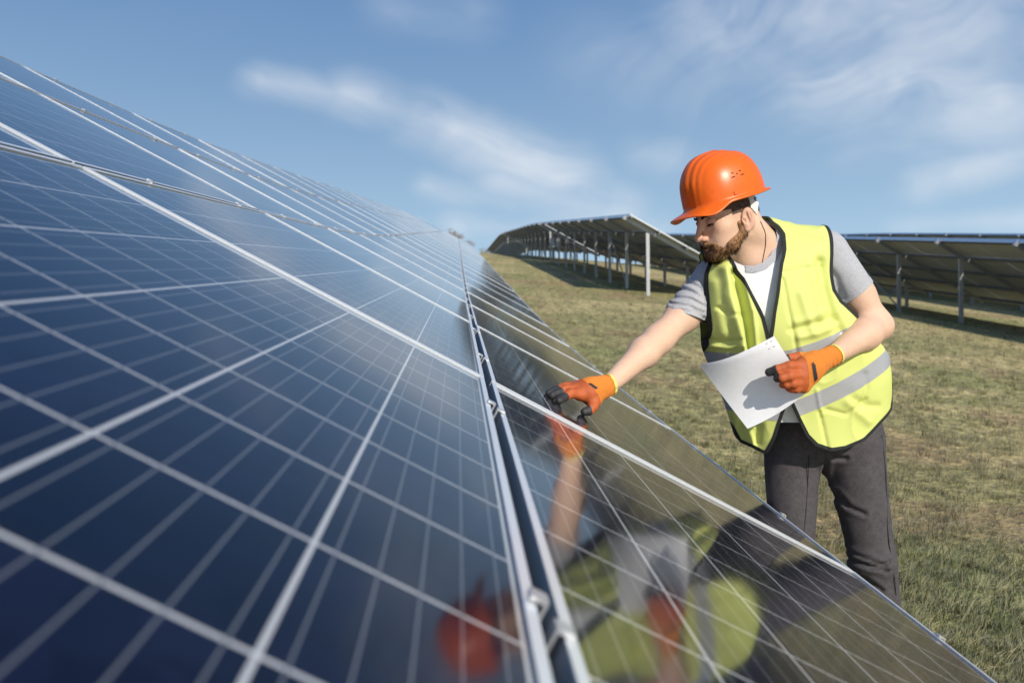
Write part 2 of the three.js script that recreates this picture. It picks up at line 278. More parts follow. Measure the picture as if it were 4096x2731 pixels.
// ---------------------------------------------------------------- grass: tufts of dry and green blades over the turf
{
  const blades = (n, spread, seedLen) => {
    const pos = [], nor = [], idx = [];
    for (let k = 0; k < n; k++) {
      const a = rnd() * 6.283, r = spread * Math.sqrt(rnd()), x = r * Math.cos(a), z = r * Math.sin(a), lean = rr(0.25, 1.15), la = a + rr(-1.3, 1.3), L = seedLen * rr(0.45, 1.15), w = rr(0.0009, 0.0019), o = pos.length / 3, fx = -Math.sin(la), fz = Math.cos(la);
      for (let s = 0; s <= 3; s++) { const t = s / 3, h = L * (t - 0.30 * lean * t * t), d = L * lean * 0.75 * t * t, ww = w * (1 - t * 0.75) * (s === 3 ? 0.3 : 1); for (const e of [-1, 1]) { pos.push(x + Math.cos(la) * d + fx * ww * e, h, z + Math.sin(la) * d + fz * ww * e); nor.push(Math.cos(la) * 0.4, 0.8, Math.sin(la) * 0.4); } }
      for (let s = 0; s < 3; s++) { const b = o + 2 * s; idx.push(b, b + 1, b + 3, b, b + 3, b + 2); }
    }
    const g = new THREE.BufferGeometry(); g.setAttribute('position', new THREE.Float32BufferAttribute(pos, 3)); g.setAttribute('normal', new THREE.Float32BufferAttribute(nor, 3)); g.setIndex(idx); return g;
  };
  const bladeMat = std({ color: 0xffffff, roughness: 0.75, side: THREE.DoubleSide });
  const kinds = [[blades(18, 0.055, 0.080), 27000, 'dry'], [blades(14, 0.040, 0.062), 11000, 'green'], [blades(7, 0.06, 0.15), 4400, 'dry']], c = [0, 0, 0], M = new THREE.Matrix4(), q = new THREE.Quaternion(), col = new THREE.Color();
  for (const [geo, n, kind] of kinds) {
    const im = new THREE.InstancedMesh(geo, bladeMat, n);
    for (let i = 0; i < n;) {
      const e0 = Math.pow(1.15, -0.25), e1 = Math.pow(38, -0.25), Z = Math.pow(lerp(e0, e1, rnd()), -4), x = (rnd() < 0.74 ? rr(-0.16, 0.80) : rr(-0.5, 1.7)) * Z, z = -Z, p = patch(x, z), e = grassTint(x, z, c), g = sst(0.44, 0.62, p.green);
      if (rnd() < e * 0.75 || (kind === 'green' && rnd() > 0.10 + 0.8 * g)) continue;
      const k = rr(0.78, 1.22), s = rr(0.75, 1.35) * (0.85 + 0.15 * sst(4, 20, Z)) * lerp(0.7, 1.15, p.dry * 1.2);
      if (kind === 'green') col.setRGB(0.27 * k, 0.325 * k, 0.10 * k); else col.setRGB(lerp(c[0], 0.60, 0.7) * k, lerp(c[1], 0.545, 0.7) * k, lerp(c[2], 0.31, 0.66) * k);
      q.setFromEuler(new THREE.Euler(rr(-0.25, 0.25), rnd() * 6.283, rr(-0.25, 0.25)));
      M.compose(V3(x, groundY(x, z) - 0.006, z), q, V3(s, s * rr(0.7, 1.2), s)); im.setMatrixAt(i, M); im.setColorAt(i, col); i++;
    }
    im.name = numbered(kind === 'green' ? 'green_grass' : 'dry_grass'); im.castShadow = im.receiveShadow = true; scene.add(im);
    tag(im, kind === 'green' ? 'patches of short green grass growing through the dry turf' : n < 5000 ? 'scattered longer dry grass stalks standing above the turf' : 'pale dry grass covering the field between the arrays', 'grass', null, 'stuff');
  }
}
// ---------------------------------------------------------------- bare trees on the far side of the hill
function bareTree(x, z, H, label) {
  const o = thing('bare_tree', V3(x, groundY(x, z), z), label, 'tree', 'bare trees beyond the hill'), trunk = [], twigs = [];
  const limb = (p, d, L, r, lv) => {
    const q = p.clone().addScaledVector(d, L), g = new THREE.CylinderGeometry(r * 0.62, r, L, lv < 2 ? 7 : 4, 1, true).translate(0, L / 2, 0).applyQuaternion(new THREE.Quaternion().setFromUnitVectors(V3(0, 1, 0), d)).translate(p.x, p.y, p.z); (lv < 2 ? trunk : twigs).push(g);
    if (lv > 4) return;
    const n = lv < 1 ? 4 : 3; for (let i = 0; i < n; i++) { const e = d.clone().add(V3(rr(-0.8, 0.8), rr(-0.25, 0.55), rr(-0.8, 0.8))).normalize(); limb(p.clone().addScaledVector(d, L * rr(0.55, 1)), e, L * rr(0.5, 0.78), r * 0.62, lv + 1); }
  };
  limb(V3(0, -0.3, 0), V3(0, 1, 0), H * 0.34, H * 0.030, 0);
  const hazyBark = std({ color: lin(0.30, 0.27, 0.25), roughness: 0.95 });  // lightened: distance haze is painted into the bark colour
  mesh('trunk', trunk, hazyBark, o); mesh('crown', twigs, hazyBark, o);
}
for (const [px, top, Z, label] of [[1802, 880, 165, 'tallest bare tree, its crown showing above the crest of the touched array'], [1760, 915, 175, 'bare tree just beside the tallest one, partly hidden by the array'], [1890, 945, 160, 'slim bare tree standing in the dip where the array meets the grass'], [1922, 970, 165, 'low bare tree at the foot of the slim tree on the hilltop']]) { const p = at(px, top, Z), H = (p.y - groundY(p.x, p.z)) * 1.2; bareTree(p.x, p.z, Math.max(4, H), label); }
// ---------------------------------------------------------------- distance fields and their meshing (for the person)
const len3 = (x, y, z) => Math.sqrt(x * x + y * y + z * z);
const smin = (a, b, k) => { const h = Math.max(k - Math.abs(a - b), 0) / k; return Math.min(a, b) - h * h * k * 0.25; };
const smax = (a, b, k) => -smin(-a, -b, k);
function cone(a, b, ra, rb) {   // tapered capsule
  const bx_ = b.x - a.x, by = b.y - a.y, bz = b.z - a.z, L = bx_ * bx_ + by * by + bz * bz;
  return (x, y, z) => { const px = x - a.x, py = y - a.y, pz = z - a.z, t = clamp((px * bx_ + py * by + pz * bz) / L, 0, 1); return len3(px - bx_ * t, py - by * t, pz - bz * t) - (ra + (rb - ra) * t); };
}
function ell(c, rx, ry, rz, q) {   // ellipsoid, optionally turned by a quaternion
  const e = q ? new THREE.Matrix4().makeRotationFromQuaternion(q.clone().invert()).elements : null, m = Math.min(rx, ry, rz);
  return (x, y, z) => {
    let a = x - c.x, b = y - c.y, d = z - c.z;
    if (e) { const A = e[0] * a + e[4] * b + e[8] * d, B = e[1] * a + e[5] * b + e[9] * d; d = e[2] * a + e[6] * b + e[10] * d; a = A; b = B; }
    const k0 = len3(a / rx, b / ry, d / rz), k1 = len3(a / (rx * rx), b / (ry * ry), d / (rz * rz));
    return k1 > 1e-9 ? k0 * (k0 - 1) / k1 : -m;
  };
}
const blend = (k, ...f) => (x, y, z) => { let d = f[0](x, y, z); for (let i = 1; i < f.length; i++) d = smin(d, f[i](x, y, z), k); return d; };
const both = (...f) => (x, y, z) => { let d = 9; for (const q of f) d = Math.min(d, q(x, y, z)); return d; };
// naive surface nets on a box, skipping blocks that the surface cannot reach
function netMesh(sdf, lo, hi, cell, lip = 1.7) {
  const nx = Math.ceil((hi.x - lo.x) / cell) + 1, ny = Math.ceil((hi.y - lo.y) / cell) + 1, nz = Math.ceil((hi.z - lo.z) / cell) + 1, val = new Float32Array(nx * ny * nz), B = 6, reach = Math.sqrt(3) * (B / 2 + 1) * cell * lip;
  for (let k = 0; k < nz; k += B) for (let j = 0; j < ny; j += B) for (let i = 0; i < nx; i += B) {
    const d = sdf(lo.x + (i + B / 2) * cell, lo.y + (j + B / 2) * cell, lo.z + (k + B / 2) * cell), skip = Math.abs(d) > reach;
    for (let c = k; c < Math.min(k + B, nz); c++) for (let b = j; b < Math.min(j + B, ny); b++) for (let a = i; a < Math.min(i + B, nx); a++) val[(c * ny + b) * nx + a] = skip ? d : sdf(lo.x + a * cell, lo.y + b * cell, lo.z + c * cell);
  }
  const vid = new Int32Array(nx * ny * nz).fill(-1), pos = [], idx = [], E = [[0, 1], [2, 3], [4, 5], [6, 7], [0, 2], [1, 3], [4, 6], [5, 7], [0, 4], [1, 5], [2, 6], [3, 7]], g = new Float32Array(8);
  for (let k = 0; k < nz - 1; k++) for (let j = 0; j < ny - 1; j++) for (let i = 0; i < nx - 1; i++) {
    const o = (k * ny + j) * nx + i; let n = 0;
    for (let q = 0; q < 8; q++) { const v = val[o + (q & 1) + (q & 2 ? nx : 0) + (q & 4 ? nx * ny : 0)]; g[q] = v; if (v < 0) n++; }
    if (!n || n === 8) continue;
    let sx = 0, sy = 0, sz = 0, c = 0;
    for (const [a, b] of E) if ((g[a] < 0) !== (g[b] < 0)) { const t = g[a] / (g[a] - g[b]); sx += lerp(a & 1, b & 1, t); sy += lerp(a >> 1 & 1, b >> 1 & 1, t); sz += lerp(a >> 2, b >> 2, t); c++; }
    vid[o] = pos.length / 3; pos.push(lo.x + (i + sx / c) * cell, lo.y + (j + sy / c) * cell, lo.z + (k + sz / c) * cell);
  }
  const quad = (a, b, c, d, f) => { if (a < 0 || b < 0 || c < 0 || d < 0) return; f ? idx.push(a, b, c, a, c, d) : idx.push(a, c, b, a, d, c); };
  const sy = nx, sz = nx * ny;
  for (let k = 1; k < nz - 1; k++) for (let j = 1; j < ny - 1; j++) for (let i = 1; i < nx - 1; i++) {
    const o = (k * ny + j) * nx + i, s = val[o] < 0;
    if (s !== (val[o + 1] < 0)) quad(vid[o - sy - sz], vid[o - sz], vid[o], vid[o - sy], s);
    if (s !== (val[o + sy] < 0)) quad(vid[o - 1 - sz], vid[o - sz], vid[o], vid[o - 1], !s);
    if (s !== (val[o + sz] < 0)) quad(vid[o - 1 - sy], vid[o - sy], vid[o], vid[o - 1], s);
  }
  return { pos, idx };
}
// keep the part of a mesh where fn < 0, cutting the triangles along fn = 0
function clip(m, fn) {
  const pos = m.pos, n = pos.length / 3, f = new Float32Array(n), out = [], map = new Int32Array(n).fill(-1), idx = [], cut = new Map();
  for (let i = 0; i < n; i++) f[i] = fn(pos[3 * i], pos[3 * i + 1], pos[3 * i + 2]);
  const keep = (i) => map[i] >= 0 ? map[i] : (out.push(pos[3 * i], pos[3 * i + 1], pos[3 * i + 2]), map[i] = out.length / 3 - 1);
  const mid = (a, b) => { const key = a < b ? a * n + b : b * n + a; let r = cut.get(key); if (r === undefined) { const t = f[a] / (f[a] - f[b]); for (let c = 0; c < 3; c++) out.push(lerp(pos[3 * a + c], pos[3 * b + c], t)); r = out.length / 3 - 1; cut.set(key, r); } return r; };
  for (let t = 0; t < m.idx.length; t += 3) {
    const v = [m.idx[t], m.idx[t + 1], m.idx[t + 2]], s = v.map((i) => f[i] < 0), c = s[0] + s[1] + s[2];
    if (c === 3) idx.push(keep(v[0]), keep(v[1]), keep(v[2]));
    else if (c) { const k = c === 1 ? s.indexOf(true) : s.indexOf(false), a = v[k], b = v[(k + 1) % 3], d = v[(k + 2) % 3], p = mid(a, b), q = mid(a, d); if (c === 1) idx.push(keep(a), p, q); else idx.push(p, keep(b), keep(d), p, keep(d), q); }
  }
  return { pos: out, idx };
}
function toGeo(m, sdf, base, scaleUV = 1, color) {   // normals from the field, uv in metres
  const n = m.pos.length / 3, P = new Float32Array(n * 3), N = new Float32Array(n * 3), T = new Float32Array(n * 2), C = color ? new Float32Array(n * 3) : null, e = 0.0015, c = [1, 1, 1];
  for (let i = 0; i < n; i++) {
    const x = m.pos[3 * i], y = m.pos[3 * i + 1], z = m.pos[3 * i + 2];
    let a = sdf(x + e, y, z) - sdf(x - e, y, z), b = sdf(x, y + e, z) - sdf(x, y - e, z), d = sdf(x, y, z + e) - sdf(x, y, z - e); const l = len3(a, b, d) || 1; a /= l; b /= l; d /= l;
    P[3 * i] = x - base.x; P[3 * i + 1] = y - base.y; P[3 * i + 2] = z - base.z; N[3 * i] = a; N[3 * i + 1] = b; N[3 * i + 2] = d;
    T[2 * i] = (x + 0.45 * z) * scaleUV; T[2 * i + 1] = (y - 0.3 * z) * scaleUV;
    if (C) { color(x, y, z, c, a, b, d); C[3 * i] = c[0]; C[3 * i + 1] = c[1]; C[3 * i + 2] = c[2]; }
  }
  const g = new THREE.BufferGeometry(); g.setAttribute('position', new THREE.BufferAttribute(P, 3)); g.setAttribute('normal', new THREE.BufferAttribute(N, 3)); g.setAttribute('uv', new THREE.BufferAttribute(T, 2)); if (C) g.setAttribute('color', new THREE.BufferAttribute(C, 3)); g.setIndex(m.idx); return g;
}
// signed distance to a polygon of [x, y] points, negative inside
function poly(pts) {
  return (x, y) => {
    let d = 1e9, s = 1;
    for (let i = 0, j = pts.length - 1; i < pts.length; j = i++) {
      const ex = pts[j][0] - pts[i][0], ey = pts[j][1] - pts[i][1], wx = x - pts[i][0], wy = y - pts[i][1], t = clamp((wx * ex + wy * ey) / (ex * ex + ey * ey), 0, 1), bx = wx - ex * t, by = wy - ey * t;
      d = Math.min(d, bx * bx + by * by);
      const c1 = y >= pts[i][1], c2 = y < pts[j][1], c3 = ex * wy > ey * wx; if ((c1 && c2 && c3) || (!c1 && !c2 && !c3)) s = -s;
    }
    return s * Math.sqrt(d);
  };
}
function polyline(pts) { return (x, y) => { let d = 1e9; for (let i = 1; i < pts.length; i++) { const a = pts[i - 1], ex = pts[i][0] - a[0], ey = pts[i][1] - a[1], wx = x - a[0], wy = y - a[1], t = clamp((wx * ex + wy * ey) / (ex * ex + ey * ey), 0, 1); d = Math.min(d, Math.hypot(wx - ex * t, wy - ey * t)); } return d; }; }
// smooth curve through table rows [key, a, b, ...]
function curve(rows) { return (y) => { let i = 0; while (i < rows.length - 2 && y > rows[i + 1][0]) i++; const p = rows[Math.max(i - 1, 0)], a = rows[i], b = rows[i + 1], q = rows[Math.min(i + 2, rows.length - 1)], t = clamp((y - a[0]) / (b[0] - a[0]), 0, 1), t2 = t * t, t3 = t2 * t, h = b[0] - a[0], out = []; for (let k = 1; k < a.length; k++) { const m0 = (b[k] - p[k]) / (b[0] - p[0] || 1) * h, m1 = (q[k] - a[k]) / (q[0] - a[0] || 1) * h; out.push((2 * t3 - 3 * t2 + 1) * a[k] + (t3 - 2 * t2 + t) * m0 + (-2 * t3 + 3 * t2) * b[k] + (t3 - t2) * m1); } return out; }; }
// ---------------------------------------------------------------- the man
const PB = (() => { const p = at(3330, 2800, 2.70); p.y = groundY(p.x, p.z); return p; })();
const man = thing('person', PB, 'bearded person in orange helmet and yellow vest leaning over the panels with papers', 'person');
const xy = (px, py, Z) => { const p = at(px, py, Z); return [p.x, p.y]; };
const xyl = (Z, ...a) => a.map(([x, y]) => xy(x, y, Z));
const bounds = (c, r) => [c.clone().sub(r), c.clone().add(r)];
const boxAround = (pts, m) => { const b = new THREE.Box3().setFromPoints(pts).expandByScalar(m); return [b.min, b.max]; };

// --- torso: half widths read off row by row, from the collar to the hem
const TZ = 2.60;
const torsoRows = curve([[1000, 2868, 3318, 2.600, 0.105], [1060, 2840, 3328, 2.598, 0.118], [1146, 2822, 3345, 2.596, 0.128], [1221, 2820, 3378, 2.598, 0.134], [1313, 2830, 3432, 2.605, 0.138], [1400, 2852, 3500, 2.62, 0.142], [1463, 2872, 3522, 2.635, 0.146], [1543, 2900, 3532, 2.65, 0.150], [1646, 2936, 3531, 2.67, 0.152], [1726, 2966, 3524, 2.68, 0.152], [1830, 3000, 3510, 2.685, 0.150], [1930, 3030, 3495, 2.69, 0.145]]);
const rowCache = (() => { const n = 400, y0 = at(3100, 1000, TZ).y, y1 = at(3100, 1930, TZ).y, t = []; for (let i = 0; i <= n; i++) { const py = lerp(1000, 1930, i / n), [l, r, z, b] = torsoRows(py), a = at(l, py, z), c = at(r, py, z); t.push([(a.x + c.x) / 2, -z, (c.x - a.x) / 2, b]); } return (y) => { const k = clamp((y0 - y) / (y0 - y1), 0, 1) * n, i = Math.min(n - 1, Math.floor(k)), f = k - i, p = t[i], q = t[i + 1]; return [lerp(p[0], q[0], f), lerp(p[1], q[1], f), lerp(p[2], q[2], f), lerp(p[3], q[3], f)]; }; })();
const yTop = at(3100, 1010, TZ).y, yBot = at(3100, 1925, TZ).y;
function loft(x, y, z) {
  const [cx, cz, a, b] = rowCache(y), dx = (x - cx) / a, dz = (z - cz) / b, k = Math.pow(Math.pow(Math.abs(dx), 2.3) + Math.pow(Math.abs(dz), 2.3), 1 / 2.3), d = (k - 1) * Math.min(a, b) * (0.55 + 0.45 * clamp(Math.abs(dz) / (k + 1e-6), 0, 1) + 0.3 * clamp(Math.abs(dx) / (k + 1e-6), 0, 1));
  return smax(d, Math.max(y - yTop, yBot - y), 0.05);
}
const shoulders = blend(0.04, cone(at(3075, 972, 2.60), at(3288, 990, 2.585), 0.056, 0.056), cone(at(3030, 985, 2.61), at(2868, 1098, 2.63), 0.060, 0.056), cone(at(3050, 985, 2.62), at(3080, 1100, 2.62), 0.075, 0.095));
const trunk = (x, y, z) => smin(loft(x, y, z), shoulders(x, y, z), 0.06);

// --- arms
const A = { ls: at(3322, 1025, 2.585), le: at(3512, 1302, 2.56), lw: at(3338, 1418, 2.40), rs: at(2848, 1150, 2.65), re: at(2634, 1358, 2.53), rw: at(2438, 1537, 2.385) };
const along = (a, b, t) => a.clone().lerp(b, t);
const armL = blend(0.03, cone(A.ls, along(A.ls, A.le, 0.55), 0.050, 0.050), cone(along(A.ls, A.le, 0.5), A.le, 0.050, 0.041), cone(A.le, along(A.le, A.lw, 0.32), 0.040, 0.0445), cone(along(A.le, A.lw, 0.32), A.lw, 0.0445, 0.027));
const armR = blend(0.03, cone(A.rs, along(A.rs, A.re, 0.55), 0.052, 0.0475), cone(along(A.rs, A.re, 0.55), A.re, 0.0475, 0.0405), cone(A.re, along(A.re, A.rw, 0.3), 0.041, 0.0405), cone(along(A.re, A.rw, 0.3), A.rw, 0.0405, 0.0265));

// --- head, in its own axes: a forward, b up, c to his left
const hf = V3(-0.90, -0.31, 0.30).normalize(), hu = V3(0, 1, 0).addScaledVector(hf, -hf.y).normalize(), hl = hu.clone().cross(hf);
const HC = at(2985, 885, 2.475).addScaledVector(hf, 0.012).addScaledVector(hu, 0.020).addScaledVector(hl, -0.074);
const FACE = 1.09;   // a shortish face
const toHead = (x, y, z) => { const p = x - HC.x, q = y - HC.y, r = z - HC.z, a = p * hf.x + q * hf.y + r * hf.z; return [a > 0 ? a * FACE : a, p * hu.x + q * hu.y + r * hu.z, p * hl.x + q * hl.y + r * hl.z]; };
const fromHead = (a, b, c) => HC.clone().addScaledVector(hf, a > 0 ? a / FACE : a).addScaledVector(hu, b).addScaledVector(hl, c);
const L3 = (a, b, c) => V3(a, b, c);
const headPieces = blend(0.028, ell(L3(-0.004, 0.022, 0), 0.098, 0.100, 0.075), ell(L3(0.034, -0.038, 0), 0.062, 0.066, 0.055), ell(L3(0.052, -0.074, 0), 0.046, 0.026, 0.036));
const jaw = blend(0.02, cone(L3(-0.008, -0.052, 0.050), L3(0.070, -0.083, 0.016), 0.019, 0.018), cone(L3(0.074, -0.085, 0.012), L3(0.076, -0.085, -0.012), 0.018, 0.018));
const brow = cone(L3(0.080, 0.034, 0.012), L3(0.062, 0.038, 0.046), 0.014, 0.012), cheek = ell(L3(0.056, -0.014, 0.046), 0.026, 0.020, 0.018), cheekLow = ell(L3(0.060, -0.045, 0.030), 0.030, 0.030, 0.022);
const noseB = cone(L3(0.090, 0.026, 0), L3(0.119, -0.020, 0), 0.0075, 0.0095), noseT = ell(L3(0.121, -0.028, 0), 0.0125, 0.0115, 0.0125), ala = ell(L3(0.109, -0.033, 0.012), 0.011, 0.0085, 0.0075), nostril = ell(L3(0.115, -0.040, 0.0075), 0.005, 0.004, 0.003);
const socket = ell(L3(0.099, 0.012, 0.030), 0.018, 0.011, 0.017), ball = ell(L3(0.0760, 0.011, 0.031), 0.0140, 0.0125, 0.0135), lid = ell(L3(0.0775, 0.0135, 0.031), 0.0142, 0.0098, 0.0155);
const lipU = ell(L3(0.0925, -0.058, 0), 0.012, 0.0048, 0.021), lipD = ell(L3(0.0915, -0.0665, 0), 0.012, 0.0052, 0.018), mouthCut = ell(L3(0.108, -0.0620, 0), 0.010, 0.0014, 0.024), philtrum = ell(L3(0.088, -0.050, 0), 0.016, 0.012, 0.024);
// ear: a dished oval with a rolled rim, standing off the side of the head
const earTilt = new THREE.Quaternion().setFromEuler(new THREE.Euler(0.0, 0.30, 0.16));
const earDisc = ell(L3(-0.016, -0.012, 0.0830), 0.0195, 0.0315, 0.0075, earTilt), earDish = ell(L3(-0.011, -0.010, 0.0900), 0.0118, 0.0205, 0.0085, earTilt), earHole = ell(L3(-0.003, -0.017, 0.0835), 0.0060, 0.0075, 0.0090), tragus = ell(L3(0.003, -0.017, 0.0800), 0.004, 0.007, 0.006), antihelix = cone(L3(-0.018, 0.004, 0.0865), L3(-0.021, -0.024, 0.0860), 0.0030, 0.0034), lobe = ell(L3(-0.006, -0.041, 0.0800), 0.0088, 0.0095, 0.0055, earTilt);
function headLocal(a, b, c) {
  const s = Math.abs(c);
  let d = headPieces(a, b, c); d = smin(d, jaw(a, b, s), 0.022); d = smin(d, brow(a, b, s), 0.014); d = smin(d, cheek(a, b, s), 0.022); d = smin(d, cheekLow(a, b, s), 0.02); d = smin(d, philtrum(a, b, c), 0.015);
  d = smax(d, -socket(a, b, s), 0.014); d = smin(d, ball(a, b, s), 0.003); d = smin(d, lid(a, b, s), 0.003);
  d = smin(d, noseB(a, b, c), 0.012); d = smin(d, noseT(a, b, c), 0.008); d = smin(d, ala(a, b, s), 0.006); d = smax(d, -nostril(a, b, s), 0.002);
  d = smin(d, lipU(a, b, c), 0.005); d = smin(d, lipD(a, b, c), 0.005); d = smax(d, -mouthCut(a, b, c), 0.002);
  if (s > 0.055) { let e = earDisc(a, b, s); e = smax(e, -earDish(a, b, s), 0.003); e = smin(e, antihelix(a, b, s), 0.003); e = smin(e, lobe(a, b, s), 0.005); e = smin(e, tragus(a, b, s), 0.003); e = smax(e, -earHole(a, b, s), 0.002); d = smin(d, e, 0.006); }
  return d;
}
const neckF = blend(0.03, cone(at(3040, 1000, 2.61), at(2966, 905, 2.545), 0.068, 0.060), cone(at(2990, 1030, 2.565), at(2940, 960, 2.525), 0.034, 0.030), cone(at(3052, 960, 2.565), at(2985, 900, 2.51), 0.026, 0.024), cone(at(3060, 1030, 2.60), at(3000, 1060, 2.60), 0.070, 0.075));
const headNeck = (x, y, z) => { const [a, b, c] = toHead(x, y, z); return smin(headLocal(a, b, c), neckF(x, y, z), 0.022); };
const skinTone = (x, y, z, o) => {
  const n = fbm(x * 60, y * 60, z * 60, 3) - 0.5, m = fbm(x * 14, y * 14, z * 14, 2) - 0.5; o[0] = 0.68 * (1 + 0.10 * n + 0.10 * m); o[1] = 0.438 * (1 + 0.16 * n + 0.20 * m); o[2] = 0.305 * (1 + 0.16 * n + 0.22 * m);
};
const faceTone = (x, y, z, o) => {
  skinTone(x, y, z, o); const [a, b, c] = toHead(x, y, z), s = Math.abs(c);
  const red = 0.8 * Math.exp(-((a - 0.118) ** 2 + (b + 0.029) ** 2) / 0.0003) + 0.45 * Math.exp(-((a - 0.07) ** 2 + (b + 0.02) ** 2 + (s - 0.05) ** 2) / 0.0008) + (s > 0.076 ? 0.55 : 0) * sst(-0.06, -0.04, b) * (1 - sst(0.02, 0.03, b)), lip = Math.exp(-Math.max(0, a - 0.085 < 0 ? 1 : 0)) * (Math.abs(b + 0.062) < 0.011 && s < 0.022 && a > 0.094 ? 1 : 0);
  o[1] *= 1 - 0.22 * red - 0.4 * lip; o[2] *= 1 - 0.22 * red - 0.35 * lip; o[0] *= 1 - 0.06 * red - 0.12 * lip;
};
const skinBump = dataTex(256, (u, v) => { const t = tfbm(u, v, 40, 3, 2); return [t, t, t]; });
skinBump.repeat.set(14, 14);
const skinMat = new THREE.MeshPhysicalMaterial({ vertexColors: true, roughness: 0.52, bumpMap: skinBump, bumpScale: 0.0011, specularIntensity: 0.7, sheen: 0.15, sheenRoughness: 0.5, sheenColor: new THREE.Color(1, 0.8, 0.7) });
{
  const hb = boxAround([fromHead(0.16, 0.13, 0.1), fromHead(-0.12, 0.13, 0.1), fromHead(0.13, -0.16, -0.1), fromHead(-0.12, -0.1, -0.1), at(3060, 1110, 2.56), at(2900, 1110, 2.66), at(3140, 950, 2.62)], 0.01);
  const hm = clip(netMesh(headNeck, ...hb, 0.0026), (x, y, z) => at(3000, 1105, 2.58).y - y);
  const lb = boxAround([A.ls, A.le, A.lw], 0.062), rb = boxAround([A.rs, A.re, A.rw], 0.062);
  const g = mergeGeometries([toGeo(hm, headNeck, PB, 1, faceTone), toGeo(netMesh(armL, ...lb, 0.006), armL, PB, 1, skinTone), toGeo(netMesh(armR, ...rb, 0.006), armR, PB, 1, skinTone)]);
  mesh('body', g, skinMat, man);
}
// --- hair: a clipped cap of short hair, a full beard, brows and lashes, all with strands
const strandMat = std({ vertexColors: true, roughness: 0.6 });
function strands(name, pts, parent) {   // pts: [root, direction, length, width, color]
  const pos = [], col = [], nor = [], idx = [];
  for (const [p, d, L, w, c] of pts) {
    const side = d.clone().cross(V3(rr(-1, 1), rr(-1, 1), rr(-1, 1) + 0.4)).normalize().multiplyScalar(w / 2), b = d.clone().cross(side).normalize(), o = pos.length / 3, bend = V3(0, -1, 0).multiplyScalar(L * 0.22);
    const m = p.clone().addScaledVector(d, L * 0.55).addScaledVector(bend, 0.35), e = p.clone().addScaledVector(d, L).add(bend);
    for (const q of [p.clone().sub(side), p.clone().add(side), m.clone().sub(side.clone().multiplyScalar(0.8)), m.clone().add(side.clone().multiplyScalar(0.8)), e]) { pos.push(q.x - PB.x, q.y - PB.y, q.z - PB.z); nor.push(b.x, b.y, b.z); col.push(...c); }
    idx.push(o, o + 1, o + 3, o, o + 3, o + 2, o + 2, o + 3, o + 4);
  }
  const g = new THREE.BufferGeometry(); g.setAttribute('position', new THREE.Float32BufferAttribute(pos, 3)); g.setAttribute('normal', new THREE.Float32BufferAttribute(nor, 3)); g.setAttribute('color', new THREE.Float32BufferAttribute(col, 3)); g.setIndex(idx);
  return mesh(name, g, strandMat, parent);
}
const sample = (g, n) => {   // even points of a geometry with their normals, in world coordinates
  const P = g.attributes.position, N = g.attributes.normal, I = g.index.array, area = [], a = V3(), b = V3(), c = V3(), out = []; let tot = 0;
  for (let t = 0; t < I.length; t += 3) { a.fromBufferAttribute(P, I[t]); b.fromBufferAttribute(P, I[t + 1]); c.fromBufferAttribute(P, I[t + 2]); tot += b.sub(a).cross(c.sub(a)).length(); area.push(tot); }
  for (let i = 0; i < n; i++) { const r = rnd() * tot; let lo = 0, hi = area.length - 1; while (lo < hi) { const m = lo + hi >> 1; area[m] < r ? lo = m + 1 : hi = m; } let u = rnd(), v = rnd(); if (u + v > 1) { u = 1 - u; v = 1 - v; } const t = 3 * lo, p = V3(), q = V3(); a.fromBufferAttribute(P, I[t]); b.fromBufferAttribute(P, I[t + 1]); c.fromBufferAttribute(P, I[t + 2]); p.copy(a).multiplyScalar(1 - u - v).addScaledVector(b, u).addScaledVector(c, v).add(PB); q.fromBufferAttribute(N, I[t]); out.push([p, q]); }
  return out;
};
const beardPiece = (() => {
  const f = blend(0.012, cone(L3(0.010, -0.018, 0.0695), L3(0.001, -0.048, 0.0605), 0.0070, 0.0135), cone(L3(0.001, -0.048, 0.0605), L3(0.040, -0.072, 0.045), 0.0150, 0.0205), cone(L3(0.040, -0.074, 0.044), L3(0.084, -0.086, 0.012), 0.0205, 0.0215), ell(L3(0.086, -0.088, 0), 0.021, 0.021, 0.027), cone(L3(0.052, -0.064, 0.042), L3(0.080, -0.074, 0.024), 0.010, 0.013), cone(L3(0.1030, -0.0515, 0.003), L3(0.088, -0.060, 0.028), 0.0092, 0.0100), cone(L3(0.086, -0.060, 0.029), L3(0.078, -0.074, 0.032), 0.0085, 0.010), cone(L3(0.083, -0.066, 0.031), L3(0.080, -0.078, 0.026), 0.008, 0.010), ell(L3(0.092, -0.080, 0), 0.009, 0.006, 0.012));
  const lipsFree = ell(L3(0.110, -0.0670, 0), 0.015, 0.0030, 0.0120);
  return (x, y, z) => { const [a, b, c] = toHead(x, y, z), s = Math.abs(c); return smax(f(a, b, s), -lipsFree(a, b, c), 0.004) + 0.0022 * (fbm(a * 190, b * 90, c * 190, 3) - 0.5); };
})();
